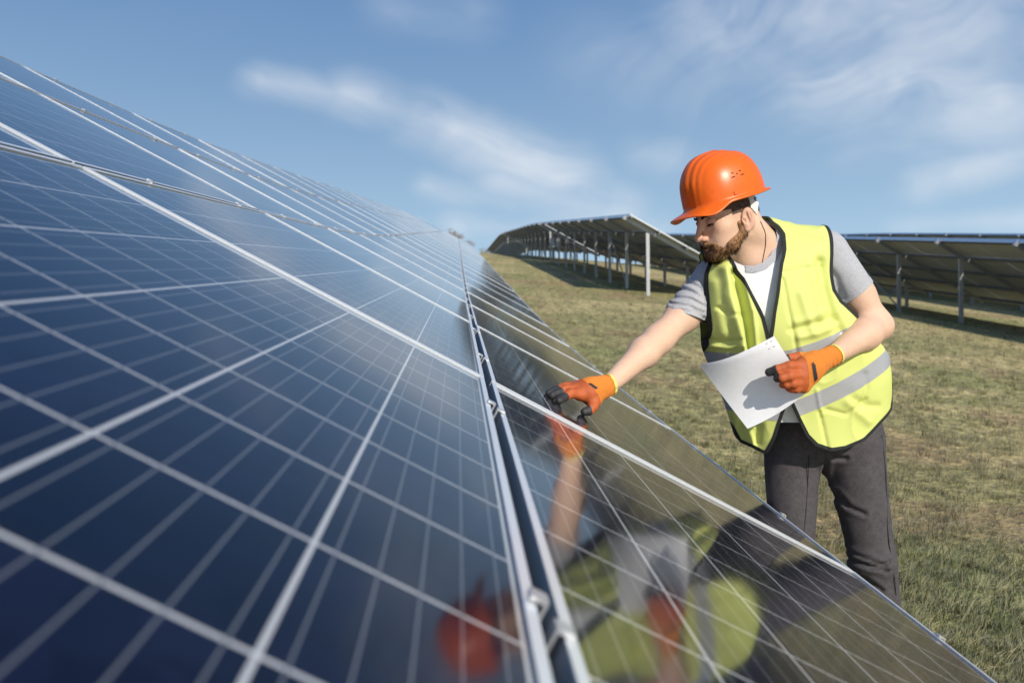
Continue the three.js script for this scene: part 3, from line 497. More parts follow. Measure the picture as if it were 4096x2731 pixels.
{
  const hb = boxAround([fromHead(0.13, -0.02, 0.09), fromHead(-0.03, -0.02, 0.09), fromHead(0.13, -0.15, -0.09), fromHead(-0.03, -0.15, -0.09)], 0.005);
  const tone = (x, y, z, o) => { const n = 0.7 + 0.6 * vnoise(x * 220, y * 70, z * 220); o[0] = 0.33 * n; o[1] = 0.170 * n; o[2] = 0.074 * n; };
  const g = toGeo(netMesh(beardPiece, ...hb, 0.0028), beardPiece, PB, 1, tone), beard = mesh('beard', g, std({ vertexColors: true, roughness: 0.75 }), man);
  strands('beard_hairs', sample(g, 7000).map(([p, n]) => { const [a, b, c] = toHead(p.x, p.y, p.z), k = rr(0.55, 1.5), L = rr(0.004, 0.010) * (b < -0.08 ? 1.3 : b > -0.05 ? 0.6 : 1); return [p.addScaledVector(n, -0.001), n.clone().multiplyScalar(0.55).addScaledVector(hu, -0.75).addScaledVector(hf, 0.35 * sst(0.02, 0.09, a)).add(V3(rr(-0.3, 0.3), rr(-0.3, 0.3), rr(-0.3, 0.3))).normalize(), L, 0.0007, [0.56 * k, 0.31 * k, 0.15 * k]]; }), beard);
  // short hair round the sides and back, below the helmet
  const off = (x, y, z) => { const [a, b, c] = toHead(x, y, z); return headPieces(a, b, c) - 0.0022; };
  const region = (x, y, z) => { const [a, b, c] = toHead(x, y, z), s = Math.abs(c), line = a > 0.0 ? 0.012 + 0.55 * Math.max(0, a - 0.030) : a > -0.03 ? 0.012 + 0.4 * a : -0.045; return Math.max(line - b, a - 0.058, Math.max(0, a - 0.012) > 0 && b < 0.03 ? (a - 0.026) : -1); };
  const hm = clip(netMesh(off, ...boxAround([fromHead(0.1, 0.13, 0.09), fromHead(-0.12, 0.13, 0.09), fromHead(0.1, -0.1, -0.09), fromHead(-0.12, -0.1, -0.09)], 0.01), 0.004), region), hg = toGeo(hm, off, PB, 1, (x, y, z, o) => { const n = 0.75 + 0.5 * vnoise(x * 260, y * 260, z * 260); o[0] = 0.10 * n; o[1] = 0.060 * n; o[2] = 0.038 * n; });
  const hair = mesh('hair', hg, std({ vertexColors: true, roughness: 0.75 }), man);
  strands('hair_strands', sample(hg, 2600).map(([p, n]) => { const k = rr(0.6, 1.4); return [p, n.clone().addScaledVector(hf, -0.5).addScaledVector(hu, -0.7).normalize(), rr(0.004, 0.009), 0.0007, [0.10 * k, 0.058 * k, 0.034 * k]]; }), hair);
  const br = []; for (const s of [1, -1]) for (let i = 0; i < 300; i++) { const t = rnd(), p = fromHead(lerp(0.0985, 0.078, t * t), 0.0255 + 0.005 * Math.sin(t * 2.6) + rr(-0.0035, 0.0035), s * lerp(0.010, 0.050, t)); br.push([p, hl.clone().multiplyScalar(s * 0.9).addScaledVector(hu, 0.25).addScaledVector(hf, -0.25).add(V3(rr(-0.2, 0.2), rr(-0.2, 0.2), rr(-0.2, 0.2))).normalize(), rr(0.006, 0.010), 0.0012, [0.11, 0.06, 0.032]]); }
  strands('eyebrows', br, man);
  const la = []; for (const s of [1, -1]) for (let i = 0; i < 60; i++) { const t = i / 59, p = fromHead(0.0895 - 0.010 * (t - 0.4) ** 2 * 4, 0.0045, s * lerp(0.018, 0.045, t)); la.push([p, hf.clone().addScaledVector(hu, -0.9).addScaledVector(hl, s * (t - 0.3)).normalize(), 0.007, 0.0009, [0.03, 0.02, 0.015]]); }
  strands('eyelashes', la, man);
}

// --- helmet: shell with ridges over the crown, peak, rolled rim, vents and a white harness
const ef = V3(-0.905, -0.290, 0.310).normalize(), eu = V3(0, 1, 0).addScaledVector(ef, -ef.y).normalize(), el = eu.clone().cross(ef), EC = at(2899, 797, 2.515);
const fromHelm = (a, b, c) => EC.clone().addScaledVector(ef, a).addScaledVector(eu, b).addScaledVector(el, c);
const scuffed = (() => { const n = 512, k = new Float32Array(n * n).fill(1); for (let s = 0; s < 90; s++) { let x = rnd() * n, y = rnd() * n; const a = rnd() * 6.283, L = rr(8, 70), v = rr(0.75, 1.0); for (let i = 0; i < L; i++) { x += Math.cos(a + 0.3 * Math.sin(i * 0.05)); y += Math.sin(a); k[(((y | 0) % n + n) % n) * n + ((x | 0) % n + n) % n] = v; } } return dataTex(n, (u, v, i, j) => { const t = k[j * n + i], d = 0.965 + 0.07 * (tfbm(u, v, 16, 4, 7) - 0.5); return t < 1 ? [1, Math.min(1, d * 1.03 / t), d * 1.0] : [d, d * 0.93, d * 0.9]; }, true); })();
const helmetMat = new THREE.MeshPhysicalMaterial({ color: lin(0.84, 0.160, 0.010), roughness: 0.33, specularIntensity: 0.75, bumpMap: dataTex(256, (u, v) => { const t = tfbm(u, v, 30, 4, 6); return [t, t, t]; }), bumpScale: 0.00012, map: scuffed });
function helmPoint(th, ph, inset) {   // th round the rim from the front, ph from rim to crown
  const cp = Math.pow(Math.max(Math.cos(ph), 0), 0.66), sp = Math.pow(Math.sin(ph), 0.86), ct = Math.cos(th), st = Math.sin(th), e = ct > 0 ? 0.80 : 0.9;
  let a = Math.sign(ct) * Math.pow(Math.abs(ct), e) * cp * (ct > 0 ? 0.122 : 0.124), c = Math.sign(st) * Math.pow(Math.abs(st), e) * cp * 0.103, b = sp * 0.137;
  if (inset === 0) {   // three raised ribs run from the brow over the crown
    const h = sst(0.10, 0.5, ph) * (ct > -0.45 ? 1 : 0.35) * sst(-0.9, -0.1, ct), s = Math.abs(c);
    const rib = 0.0050 * (1 - sst(0.012, 0.020, s)) + 0.0042 * (1 - sst(0.034, 0.042, s)) + 0.0024 * (1 - sst(0.052, 0.060, s)), n = V3(a / 0.016, b / 0.02, c / 0.011).normalize();
    a += n.x * rib * (0.35 + 0.65 * h); b += n.y * rib * h; c += n.z * rib * h;
  } else { const k = 1 - inset / 0.11; a *= k; b *= k; c *= k; }
  return [a, b, c];
}
{
  const n = 160, m = 56, rings = [];
  for (let j = 0; j <= m; j++) { const ph = Math.max(Math.PI / 2 * (1 - j / m), 0.0001), r = []; for (let i = 0; i < n; i++) r.push(helmPoint(i / n * 2 * Math.PI, ph, 0)); rings.push(r); }
  // the brim: narrow at the sides, a long drooping peak in front, a rolled gutter behind
  const brim = (out, drop, w) => { const r = []; for (let i = 0; i < n; i++) { const th = i / n * 2 * Math.PI, ct = Math.cos(th), [a, , c] = helmPoint(th, 0.0001, 0), L = Math.hypot(a / 1.45, c), peak = 0.035 * Math.pow(sst(0.30, 1.0, ct), 0.8), k = w * (0.007 + 0.007 * sst(-0.4, -1, ct)) + out * peak, droop = sst(0.25, 0.72, ct) * (0.003 + 0.018 * out) * (1 - 0.55 * sst(0.72, 1, ct)) + 0.004 * sst(-0.2, -0.9, ct) * -out; r.push([a + (a / 1.45) / L * k * (ct > 0 ? 1.2 : 1), -0.003 - drop - droop, c + c / L * k]); } return r; };
  rings.push(brim(0.12, 0.000, 0.25), brim(0.5, 0.002, 0.8), brim(0.97, 0.005, 1.0), brim(1.0, 0.0075, 1.05), brim(0.97, 0.010, 0.95), brim(0.4, 0.0075, 0.3));
  for (let j = m; j >= 0; j--) { const ph = Math.max(Math.PI / 2 * (1 - j / m), 0.0001), r = []; for (let i = 0; i < n; i++) { const p = helmPoint(i / n * 2 * Math.PI, ph, 0.004); r.push(p); } rings.push(r); }
  const pos = [], uv = [], idx = [];
  rings.forEach((r, j) => { for (let i = 0; i <= n; i++) { const p = fromHelm(...r[i % n]); pos.push(p.x - PB.x, p.y - PB.y, p.z - PB.z); uv.push(i / n * 4, j / rings.length * 2); } });
  for (let j = 1; j < rings.length; j++) for (let i = 0; i < n; i++) { const a = (j - 1) * (n + 1) + i, b = a + 1, c = a + n + 1, d = c + 1; idx.push(a, b, d, a, d, c); }
  const g = new THREE.BufferGeometry(); g.setAttribute('position', new THREE.Float32BufferAttribute(pos, 3)); g.setAttribute('uv', new THREE.Float32BufferAttribute(uv, 2)); g.setIndex(idx); g.computeVertexNormals();
  { const N = g.attributes.normal; for (let j = 0; j < rings.length; j++) { const a = j * (n + 1), b = a + n, v = V3(N.getX(a) + N.getX(b), N.getY(a) + N.getY(b), N.getZ(a) + N.getZ(b)).normalize(); N.setXYZ(a, v.x, v.y, v.z); N.setXYZ(b, v.x, v.y, v.z); } }
  const helmet = mesh('helmet', g, helmetMat, man); helmetMat.side = THREE.DoubleSide;
  man.updateMatrixWorld(true);
  const ray = new THREE.Raycaster();
  const onto = (target, px, py) => { const o = V3(0, CAMY, 0); ray.set(o, at(px, py, 1).sub(o).normalize()); const h = ray.intersectObject(target, false)[0]; if (!h) { console.log('miss', px, py); return null; } const nn = h.face.normal.clone(); if (nn.dot(ray.ray.direction) > 0) nn.negate(); return { p: h.point, n: nn }; };
  const lay = (name, px, py, dx, dy, dz, ang, mat, parent, lift = 0) => { const h = onto(helmet, px, py); if (!h) return; const x = V3(Math.cos(ang), Math.sin(ang), 0).addScaledVector(h.n, -V3(Math.cos(ang), Math.sin(ang), 0).dot(h.n)).normalize(), y = h.n.clone().cross(x); mesh(name, new THREE.BoxGeometry(dx, dy, dz).applyMatrix4(new THREE.Matrix4().makeBasis(x, y, h.n).setPosition(h.p.clone().sub(PB).addScaledVector(h.n, lift))), mat, parent); };
  const slot = std({ color: lin(0.012, 0.006, 0.004), roughness: 0.9 });
  for (const [x, y, w] of [[2930, 692, 0.0085], [2933, 708, 0.0125], [2960, 682, 0.0075], [2970, 697, 0.0115]]) lay('vent_slot', x, y, w, 0.0026, 0.0018, R(17), slot, helmet);
  { const h = onto(helmet, 2949, 694); if (h) mesh('vent_hole', new THREE.CylinderGeometry(0.0023, 0.0023, 0.0016, 12).rotateX(Math.PI / 2).applyMatrix4(new THREE.Matrix4().lookAt(V3(), h.n.clone().negate(), V3(0, 1, 0)).setPosition(h.p.clone().sub(PB))), slot, helmet); }
  lay('accessory_slot', 2946, 770, 0.014, 0.011, 0.004, R(17), helmetMat, helmet, 0.0005);
  // harness: a white strap down behind the ear with its adjuster at the nape
  const strapMat = std({ color: lin(0.72, 0.72, 0.68), roughness: 0.5 });
  const pl = (pts, th) => { const s = new THREE.Shape(pts.map(([x, y]) => { const p = at(x, y, 2.5); return new THREE.Vector2(p.x, p.y); })); return new THREE.ExtrudeGeometry(s, { depth: th, bevelEnabled: true, bevelSize: 0.0012, bevelThickness: 0.0012, bevelSegments: 2, curveSegments: 4 }); };
  const z0 = fromHead(-0.045, 0.02, 0.066).z;
  const st = mesh('harness_strap', pl([[2974, 790], [3012, 778], [3009, 800], [3016, 808], [3027, 811], [3022, 846], [3014, 848], [3004, 835], [2990, 832], [2985, 806]], 0.003).translate(-PB.x, -PB.y, z0 - PB.z), strapMat, helmet); st.name = 'harness_strap';
  mesh('harness_adjuster', pl([[3024, 812], [3030, 814], [3024, 857], [3018, 852]], 0.006).translate(-PB.x, -PB.y, z0 - PB.z - 0.006), strapMat, helmet);
}
// --- clothes: T-shirt, vest, jeans, shoes
const clothWeave = dataTex(256, (u, v, i, j) => { const t = 0.5 + 0.22 * ((i + j) % 4 < 2 ? 1 : -1) * 0.5 + 0.35 * (tfbm(u, v, 32, 3, 8) - 0.5); return [t, t, t]; });
const knitCol = dataTex(512, (u, v, i, j) => { const s = hash3(i >> 1, j >> 2, 5), f = tfbm(u, v, 64, 3, 3); const d = s < 0.022 ? 0.35 : 1; const k = (0.90 + 0.2 * (f - 0.5)) * d; return [k, k, k]; }, true);
const greyTee = std({ color: lin(0.50, 0.50, 0.525), roughness: 0.95, map: knitCol, bumpMap: clothWeave, bumpScale: 0.0006 });
const whiteTee = std({ color: lin(0.76, 0.76, 0.78), roughness: 0.95, bumpMap: clothWeave, bumpScale: 0.0005 });
const hivis = new THREE.MeshPhysicalMaterial({ color: lin(0.62, 0.665, 0.185), roughness: 0.72, bumpMap: clothWeave, bumpScale: 0.0004, sheen: 0.2, sheenRoughness: 0.6, sheenColor: new THREE.Color(0.9, 1, 0.4), side: THREE.DoubleSide });
const tape = std({ color: lin(0.42, 0.425, 0.44), roughness: 0.42, metalness: 0.25, side: THREE.DoubleSide, bumpMap: clothWeave, bumpScale: 0.0005 });
const binding = std({ color: lin(0.016, 0.018, 0.016), roughness: 0.85, side: THREE.DoubleSide, bumpMap: clothWeave, bumpScale: 0.001 });
const uvTee = 9, wr = (f) => polyline(f);
// T-shirt
const sleeveL = cone(at(3305, 1022, 2.59), at(3428, 1178, 2.57), 0.071, 0.0585), sleeveR = cone(at(2858, 1128, 2.65), at(2741, 1257, 2.585), 0.068, 0.0585);
const teeNoise = (x, y, z) => 0.006 * (fbm(x * 9 + 4, y * 5, z * 9, 3) - 0.5);
const creaseR = [[[2700, 1190], [2760, 1200], [2810, 1225]], [[2690, 1215], [2750, 1228], [2805, 1250]], [[2730, 1150], [2780, 1175], [2812, 1200]], [[2760, 1120], [2795, 1150], [2815, 1180]], [[2705, 1240], [2770, 1250], [2810, 1272]]].map((l) => polyline(xyl(2.56, ...l)));
const creaseL = [[[3310, 1060], [3350, 1110], [3380, 1190]], [[3305, 1090], [3335, 1150], [3360, 1205]]].map((l) => polyline(xyl(2.52, ...l)));
const tee = (x, y, z) => {
  let d = smin(smin(loft(x, y, z) + 0.020, shoulders(x, y, z) + 0.006, 0.05), Math.min(sleeveL(x, y, z), sleeveR(x, y, z)), 0.03) + teeNoise(x, y, z);
  if (x < A.rs.x + 0.03) for (const c of creaseR) d += 0.0040 * Math.exp(-((c(x, y) / 0.0060) ** 2)) - 0.0030 * Math.exp(-(((c(x, y) - 0.012) / 0.007) ** 2));
  if (x > A.ls.x - 0.06) for (const c of creaseL) d += 0.007 * Math.exp(-((c(x, y) / 0.009) ** 2));
  return d;
};
const hemCut = (sh, hem, h2, Z) => { const a = at(...sh), b = at(...hem), n = b.clone().sub(a).normalize(); return (x, y, z) => (x - b.x) * n.x + (y - b.y) * n.y + (z - b.z) * n.z; };
// sleeve hems: planes square to the arm through the two ends seen
function hemPlane(p, q, dir) { const a = at(...p), b = at(...q), e = b.clone().sub(a), n = e.clone().cross(V3(0, 0, 1)).normalize(); if (n.dot(dir) < 0) n.negate(); return (x, y, z) => (x - a.x) * n.x + (y - a.y) * n.y + (z - a.z) * n.z; }
const hemL = hemPlane([3484, 1128, 2.56], [3367, 1221, 2.56], A.le.clone().sub(A.ls)), hemR = hemPlane([2676, 1238, 2.58], [2811, 1281, 2.58], A.re.clone().sub(A.rs));
const nearL = (x, y) => x > A.ls.x - 0.02 && y < A.ls.y + 0.1, nearR = (x, y) => x < A.rs.x + 0.02;
const neckHole = (() => { const p = poly(xyl(2.53, [2936, 1010], [2948, 1048], [2975, 1066], [3005, 1069], [3040, 1058], [3078, 1026], [3106, 985], [3116, 940], [3112, 905], [3060, 870], [2960, 860])); return (x, y, z) => p(x, y); })();
{
  const b = boxAround([at(2660, 880, 2.6), at(3580, 880, 2.6), at(2660, 1700, 2.85), at(3580, 1700, 2.42)], 0.01);
  const raw = netMesh(tee, b[0], b[1], 0.0055);
  const yHem = at(3150, 1690, 2.55).y;
  const cut = (x, y, z) => { let c = Math.max(-neckHole(x, y, z), yHem - y); if (nearL(x, y)) c = Math.max(c, hemL(x, y, z)); if (nearR(x, y)) c = Math.max(c, hemR(x, y, z)); return c; };
  const body = clip(raw, cut);
  const isSleeve = (x, y, z) => { const l = x - xy(3290, 1000, 2.55)[0], r = xy(2826, 1100, 2.6)[0] - x; return Math.max(l, r); };   // positive out on the sleeves
  const shirt = mesh('t_shirt', toGeo(clip(body, (x, y, z) => isSleeve(x, y, z)), tee, PB, uvTee), whiteTee, man); whiteTee.side = greyTee.side = THREE.DoubleSide;
  const slv = clip(body, (x, y, z) => -isSleeve(x, y, z)), mid = at(3080, 1100, 2.6).x;
  for (const s of [1, -1]) mesh('sleeve', toGeo(clip(slv, (x) => s * (mid - x)), tee, PB, uvTee), greyTee, shirt);
  const rib = (x, y, z) => tee(x, y, z) - 0.0025;
  const cm = clip(netMesh(rib, ...boxAround([at(2920, 850, 2.75), at(3150, 1110, 2.45)], 0.02), 0.0045), (x, y, z) => Math.abs(neckHole(x, y, z) - 0.008) - 0.0105);
  mesh('collar', toGeo(cm, rib, PB, uvTee), greyTee, shirt);
  // hem bands of the sleeves
  for (const [h, f] of [[hemL, sleeveL], [hemR, sleeveR]]) { const g2 = (x, y, z) => tee(x, y, z) - 0.0012; const near = h === hemL ? nearL : nearR; const m = clip(clip(netMesh(g2, ...(h === hemL ? boxAround([at(3484, 1128, 2.56), at(3367, 1221, 2.56)], 0.09) : boxAround([at(2676, 1238, 2.58), at(2811, 1281, 2.58)], 0.09)), 0.006), (x, y, z) => near(x, y) ? Math.abs(h(x, y, z) + 0.009) - 0.009 : 1), (x, y, z) => f(x, y, z) - 0.02); mesh('sleeve_hem', toGeo(m, g2, PB, uvTee), greyTee, shirt); }
}
// vest
const folds = [   // [line, half width, height outwards]
  [[[2905, 1075], [2915, 1180], [2945, 1290], [2985, 1420]], 0.015, 0.020], [[[2940, 1085], [2965, 1200], [2990, 1320], [3008, 1430]], 0.010, -0.022], [[[2968, 1120], [3000, 1250], [3022, 1400]], 0.009, 0.012], [[[2868, 1130], [2878, 1240], [2900, 1330]], 0.014, 0.006],
  [[[3282, 1050], [3290, 1150], [3316, 1260], [3360, 1330]], 0.018, -0.018], [[[3245, 1060], [3258, 1160], [3275, 1270]], 0.016, 0.006], [[[3165, 1290], [3230, 1270], [3300, 1240]], 0.010, 0.005], [[[3150, 1320], [3230, 1300], [3310, 1275]], 0.009, -0.006], [[[3180, 1350], [3260, 1335], [3340, 1300]], 0.010, 0.006],
  [[[3120, 1120], [3140, 1240], [3165, 1340], [3180, 1410]], 0.006, -0.005], [[[2850, 1355], [2900, 1365], [2960, 1360]], 0.006, -0.005], [[[2865, 1385], [2920, 1392], [2970, 1385]], 0.006, 0.004],
  [[[3290, 1650], [3310, 1720], [3330, 1800]], 0.006, -0.005], [[[3400, 1610], [3450, 1650], [3500, 1690]], 0.014, 0.007], [[[3430, 1600], [3490, 1625], [3540, 1630]], 0.012, -0.006], [[[3270, 1560], [3285, 1620], [3300, 1660]], 0.006, 0.004], [[[3470, 1500], [3480, 1560], [3460, 1640]], 0.010, -0.005],
  [[[3115, 928], [3200, 925], [3300, 948]], 0.005, -0.003], [[[3125, 1090], [3200, 1074], [3292, 1064]], 0.005, -0.0028], [[[3320, 1640], [3400, 1660], [3480, 1600]], 0.007, -0.005], [[[3190, 1180], [3215, 1260], [3240, 1330]], 0.012, 0.006], [[[2880, 1230], [2930, 1260], [2990, 1255]], 0.007, -0.005],
  [[[3020, 1680], [3035, 1740], [3060, 1800]], 0.010, 0.007], [[[3045, 1690], [3070, 1720], [3070, 1790]], 0.010, -0.007], [[[2975, 1650], [2990, 1720], [3005, 1780]], 0.012, 0.005],
].map(([l, w, h]) => [polyline(xyl(2.49, ...l)), w, h]);
const zMid = (y) => rowCache(y)[1];
const vestF = (x, y, z) => {
  let d = trunk(x, y, z) - 0.008 + 0.008 * (fbm(x * 8 + 1, y * 3.2 + 5, z * 8, 3) - 0.5) - 0.0035 * Math.pow(1 - Math.abs(2 * vnoise(x * 13 + y * 5, y * 9 - x * 4 + 3, z * 10) - 1), 4);
  if (z > zMid(y) && d < 0.06 && d > -0.06) for (const [f, w, h] of folds) { const k = f(x, y); if (k < 3 * w) d -= h * Math.exp(-((k / w) ** 2)); }
  return d;
};
const P2 = (Z, ...a) => poly(xyl(Z, ...a));
const vNeck = P2(2.50, [2880, 800], [2905, 960], [2926, 1028], [2946, 1079], [2988, 1163], [3040, 1270], [3064, 1352], [3069, 1352], [3078, 1252], [3096, 1135], [3112, 1055], [3133, 995], [3146, 930], [3128, 898], [3108, 880], [3090, 800]);
const backNeck = P2(2.62, [2940, 800], [2960, 875], [3040, 892], [3105, 880], [3110, 800]);
const holeL = P2(2.56, [3309, 925], [3305, 995], [3298, 1090], [3297, 1120], [3304, 1165], [3330, 1208], [3392, 1254], [3420, 1275], [3560, 1250], [3560, 900], [3310, 880]);
const holeR = P2(2.58, [2832, 1030], [2828, 1052], [2813, 1102], [2810, 1146], [2816, 1221], [2827, 1316], [2822, 1400], [2800, 1500], [2700, 1500], [2650, 1000], [2800, 980]);
const hem = P2(2.54, [2900, 1600], [2968, 1730], [2996, 1781], [3040, 1800], [3072, 1818], [3084, 1816], [3090, 1800], [3106, 1748], [3124, 1660], [3137, 1600], [3139, 1540], [3143, 1540], [3150, 1602], [3186, 1675], [3223, 1741], [3260, 1778], [3318, 1797], [3377, 1789], [3458, 1756], [3531, 1692], [3600, 1640], [3700, 1200], [3400, 700], [2700, 700], [2600, 1500]);
const backHem = (y) => at(3200, 1700, 2.8).y - y;
const vestCut = (x, y, z) => { const front = z > zMid(y) - 0.02; return Math.max(z > zMid(y) - 0.055 ? -vNeck(x, y) : -backNeck(x, y), -holeL(x, y), -holeR(x, y), front ? hem(x, y) : backHem(y)); };
{
  const b = boxAround([at(2760, 850, 2.6), at(3600, 850, 2.6), at(2760, 1830, 2.88), at(3600, 1830, 2.44)], 0.02);
  const raw = netMesh(vestF, b[0], b[1], 0.005), vest = mesh('safety_vest', toGeo(clip(raw, vestCut), vestF, PB, 8), hivis, man);
  const edgeF = (x, y, z) => vestF(x, y, z) - 0.0016, raw2 = netMesh(edgeF, b[0], b[1], 0.005);
  mesh('edge_binding', toGeo(clip(raw2, (x, y, z) => Math.max(vestCut(x, y, z) - 0.0028, -0.0072 - vestCut(x, y, z))), edgeF, PB, 20), binding, vest);
  const band1 = polyline(xyl(2.49, [2840, 1440], [2940, 1447], [3060, 1445], [3160, 1432], [3260, 1400], [3380, 1352], [3480, 1300], [3560, 1250])), band2 = polyline(xyl(2.51, [2890, 1590], [2960, 1618], [3050, 1648], [3110, 1654], [3140, 1652], [3175, 1640], [3260, 1604], [3350, 1562], [3450, 1508], [3548, 1450], [3620, 1410]));
  const raw3 = netMesh((x, y, z) => vestF(x, y, z) - 0.0009, b[0], b[1], 0.005);
  for (const f of [band1, band2]) mesh('reflective_band', toGeo(clip(raw3, (x, y, z) => Math.max(vestCut(x, y, z) + 0.004, f(x, y) - 0.0245)), vestF, PB, 20), tape, vest);
}
// jeans
const jeansMat = (() => {
  const map = dataTex(512, (u, v, i, j) => { const tw = ((i + j) % 6) / 6, f = tfbm(u, v, 120, 3, 1), w = tfbm(u, v, 12, 3, 6), k = 0.74 + 0.16 * tw + 0.40 * (f - 0.5) + 0.18 * (w - 0.5); return [k, k * 0.985, k]; }, true);
  return std({ color: lin(0.100, 0.091, 0.094), roughness: 0.92, map, bumpMap: clothWeave, bumpScale: 0.0008 });
})();
const J = { rh: at(3168, 1790, 2.72), rk: at(3168, 2230, 2.655), ra: at(3185, 2740, 2.72), lh: at(3412, 1790, 2.70), lk: at(3494, 2245, 2.655), la: at(3560, 2750, 2.71) };
const legFolds = [[[3410, 2225], [3470, 2240], [3540, 2262]], [[3420, 2275], [3470, 2262], [3550, 2285]], [[3430, 2250], [3490, 2275], [3560, 2250]], [[3320, 1810], [3360, 1840], [3400, 1840]], [[3440, 2320], [3480, 2330], [3540, 2370]], [[3380, 1990], [3420, 2040], [3470, 2060]], [[3300, 1790], [3330, 1870], [3350, 1960]]].map((l) => polyline(xyl(2.58, ...l)));
const jeans = (() => {
  const f = blend(0.05, cone(J.rh, J.rk, 0.090, 0.063), cone(J.lh, J.lk, 0.097, 0.067), ell(at(3290, 1710, 2.70), 0.178, 0.120, 0.118)), low = blend(0.03, cone(J.rk, J.ra, 0.063, 0.056), cone(J.lk, J.la, 0.067, 0.058));
  return (x, y, z) => { let d = smin(f(x, y, z), low(x, y, z), 0.03) + 0.010 * (fbm(x * 11, y * 6, z * 11, 3) - 0.5); if (d < 0.05) for (const c of legFolds) { const k = c(x, y); d += 0.006 * Math.exp(-((k / 0.007) ** 2)) - 0.003 * Math.exp(-(((k - 0.014) / 0.009) ** 2)); } return d; };
})();
{
  const b = boxAround([at(3010, 1640, 2.72), at(3640, 1640, 2.72), J.ra, J.la, at(3300, 1700, 2.86), at(3300, 1700, 2.56)], 0.07), gy = PB.y;
  const m = clip(netMesh(jeans, b[0], b[1], 0.007), (x, y, z) => gy + 0.055 - y), jm = mesh('jeans', toGeo(m, jeans, PB, 7), jeansMat, man);
  // seams: a double row of stitches down the inner leg, a seam down the outer one
  const seamMat = std({ color: lin(0.030, 0.027, 0.029), roughness: 0.9 });
  const surf = (px, py, Z) => { let p = at(px, py, Z); for (let k = 0; k < 40; k++) { const d = jeans(p.x, p.y, p.z); p.z -= clamp(d, -0.02, 0.02) * -1 * -1; } return p; };
  for (const line of [[[3243, 1820], [3236, 1940], [3228, 2060], [3218, 2160]], [[3532, 1740], [3545, 1850], [3553, 1980], [3556, 2100], [3566, 2200], [3582, 2300], [3590, 2380]]]) {
    const pts = line.map(([x, y]) => { let t = 2.40; const o = V3(0, CAMY, 0), d = at(x - 4, y, 1).sub(o); let p = d.clone().multiplyScalar(t).add(o); for (let k = 0; k < 120; k++) { const s = jeans(p.x, p.y, p.z); if (s < 0.0008 || t > 2.9) break; t += s * 0.6; p = d.clone().multiplyScalar(t).add(o); } return p.sub(PB); });
    mesh('seam', new THREE.TubeGeometry(new THREE.CatmullRomCurve3(pts), 60, 0.0016, 5), seamMat, jm);
  }
}
{ // shoes, behind the panels
  const shoe = std({ color: lin(0.045, 0.032, 0.024), roughness: 0.7 }), sole = std({ color: lin(0.02, 0.02, 0.02), roughness: 0.9 });
  for (const k of [J.ra, J.la]) {
    const y = groundY(k.x, k.z), toe = V3(k.x - 0.13, y + 0.042, k.z + 0.10), heel = V3(k.x + 0.035, y + 0.045, k.z - 0.02), f = blend(0.04, cone(heel, toe, 0.042, 0.036), cone(V3(k.x, y + 0.12, k.z), V3(k.x, y + 0.05, k.z), 0.046, 0.042));
    const s = mesh('shoe', toGeo(clip(netMesh(f, ...boxAround([heel, toe, V3(k.x, y + 0.12, k.z)], 0.06), 0.006), (x, yy) => y + 0.016 - yy), f, PB), shoe, man);
    const f2 = (x, yy, z) => f(x, y + 0.03, z) - 0.004; mesh('sole', toGeo(clip(clip(netMesh((x, yy, z) => Math.max(f2(x, yy, z), Math.abs(yy - y - 0.009) - 0.009), ...boxAround([heel, toe], 0.07), 0.005), () => -1), () => -1), (x, yy, z) => Math.max(f2(x, yy, z), Math.abs(yy - y - 0.009) - 0.009), PB), sole, s);
  }
}
// cord round the neck
{
  const pts = [[3043, 885], [3052, 905], [3062, 930], [3064, 960], [3062, 990], [3056, 1020], [3050, 1050]].map(([x, y]) => { const o = V3(0, CAMY, 0), d = at(x, y, 1).sub(o); let t = 2.35, p = d.clone().multiplyScalar(t).add(o); for (let k = 0; k < 150; k++) { const s = headNeck(p.x, p.y, p.z); if (s < 0.0012 || t > 2.7) break; t += s * 0.5; p = d.clone().multiplyScalar(t).add(o); } return p.sub(PB); });
  mesh('neck_cord', new THREE.TubeGeometry(new THREE.CatmullRomCurve3(pts), 50, 0.0011, 6), std({ color: lin(0.015, 0.012, 0.01), roughness: 0.8 }), man);
}
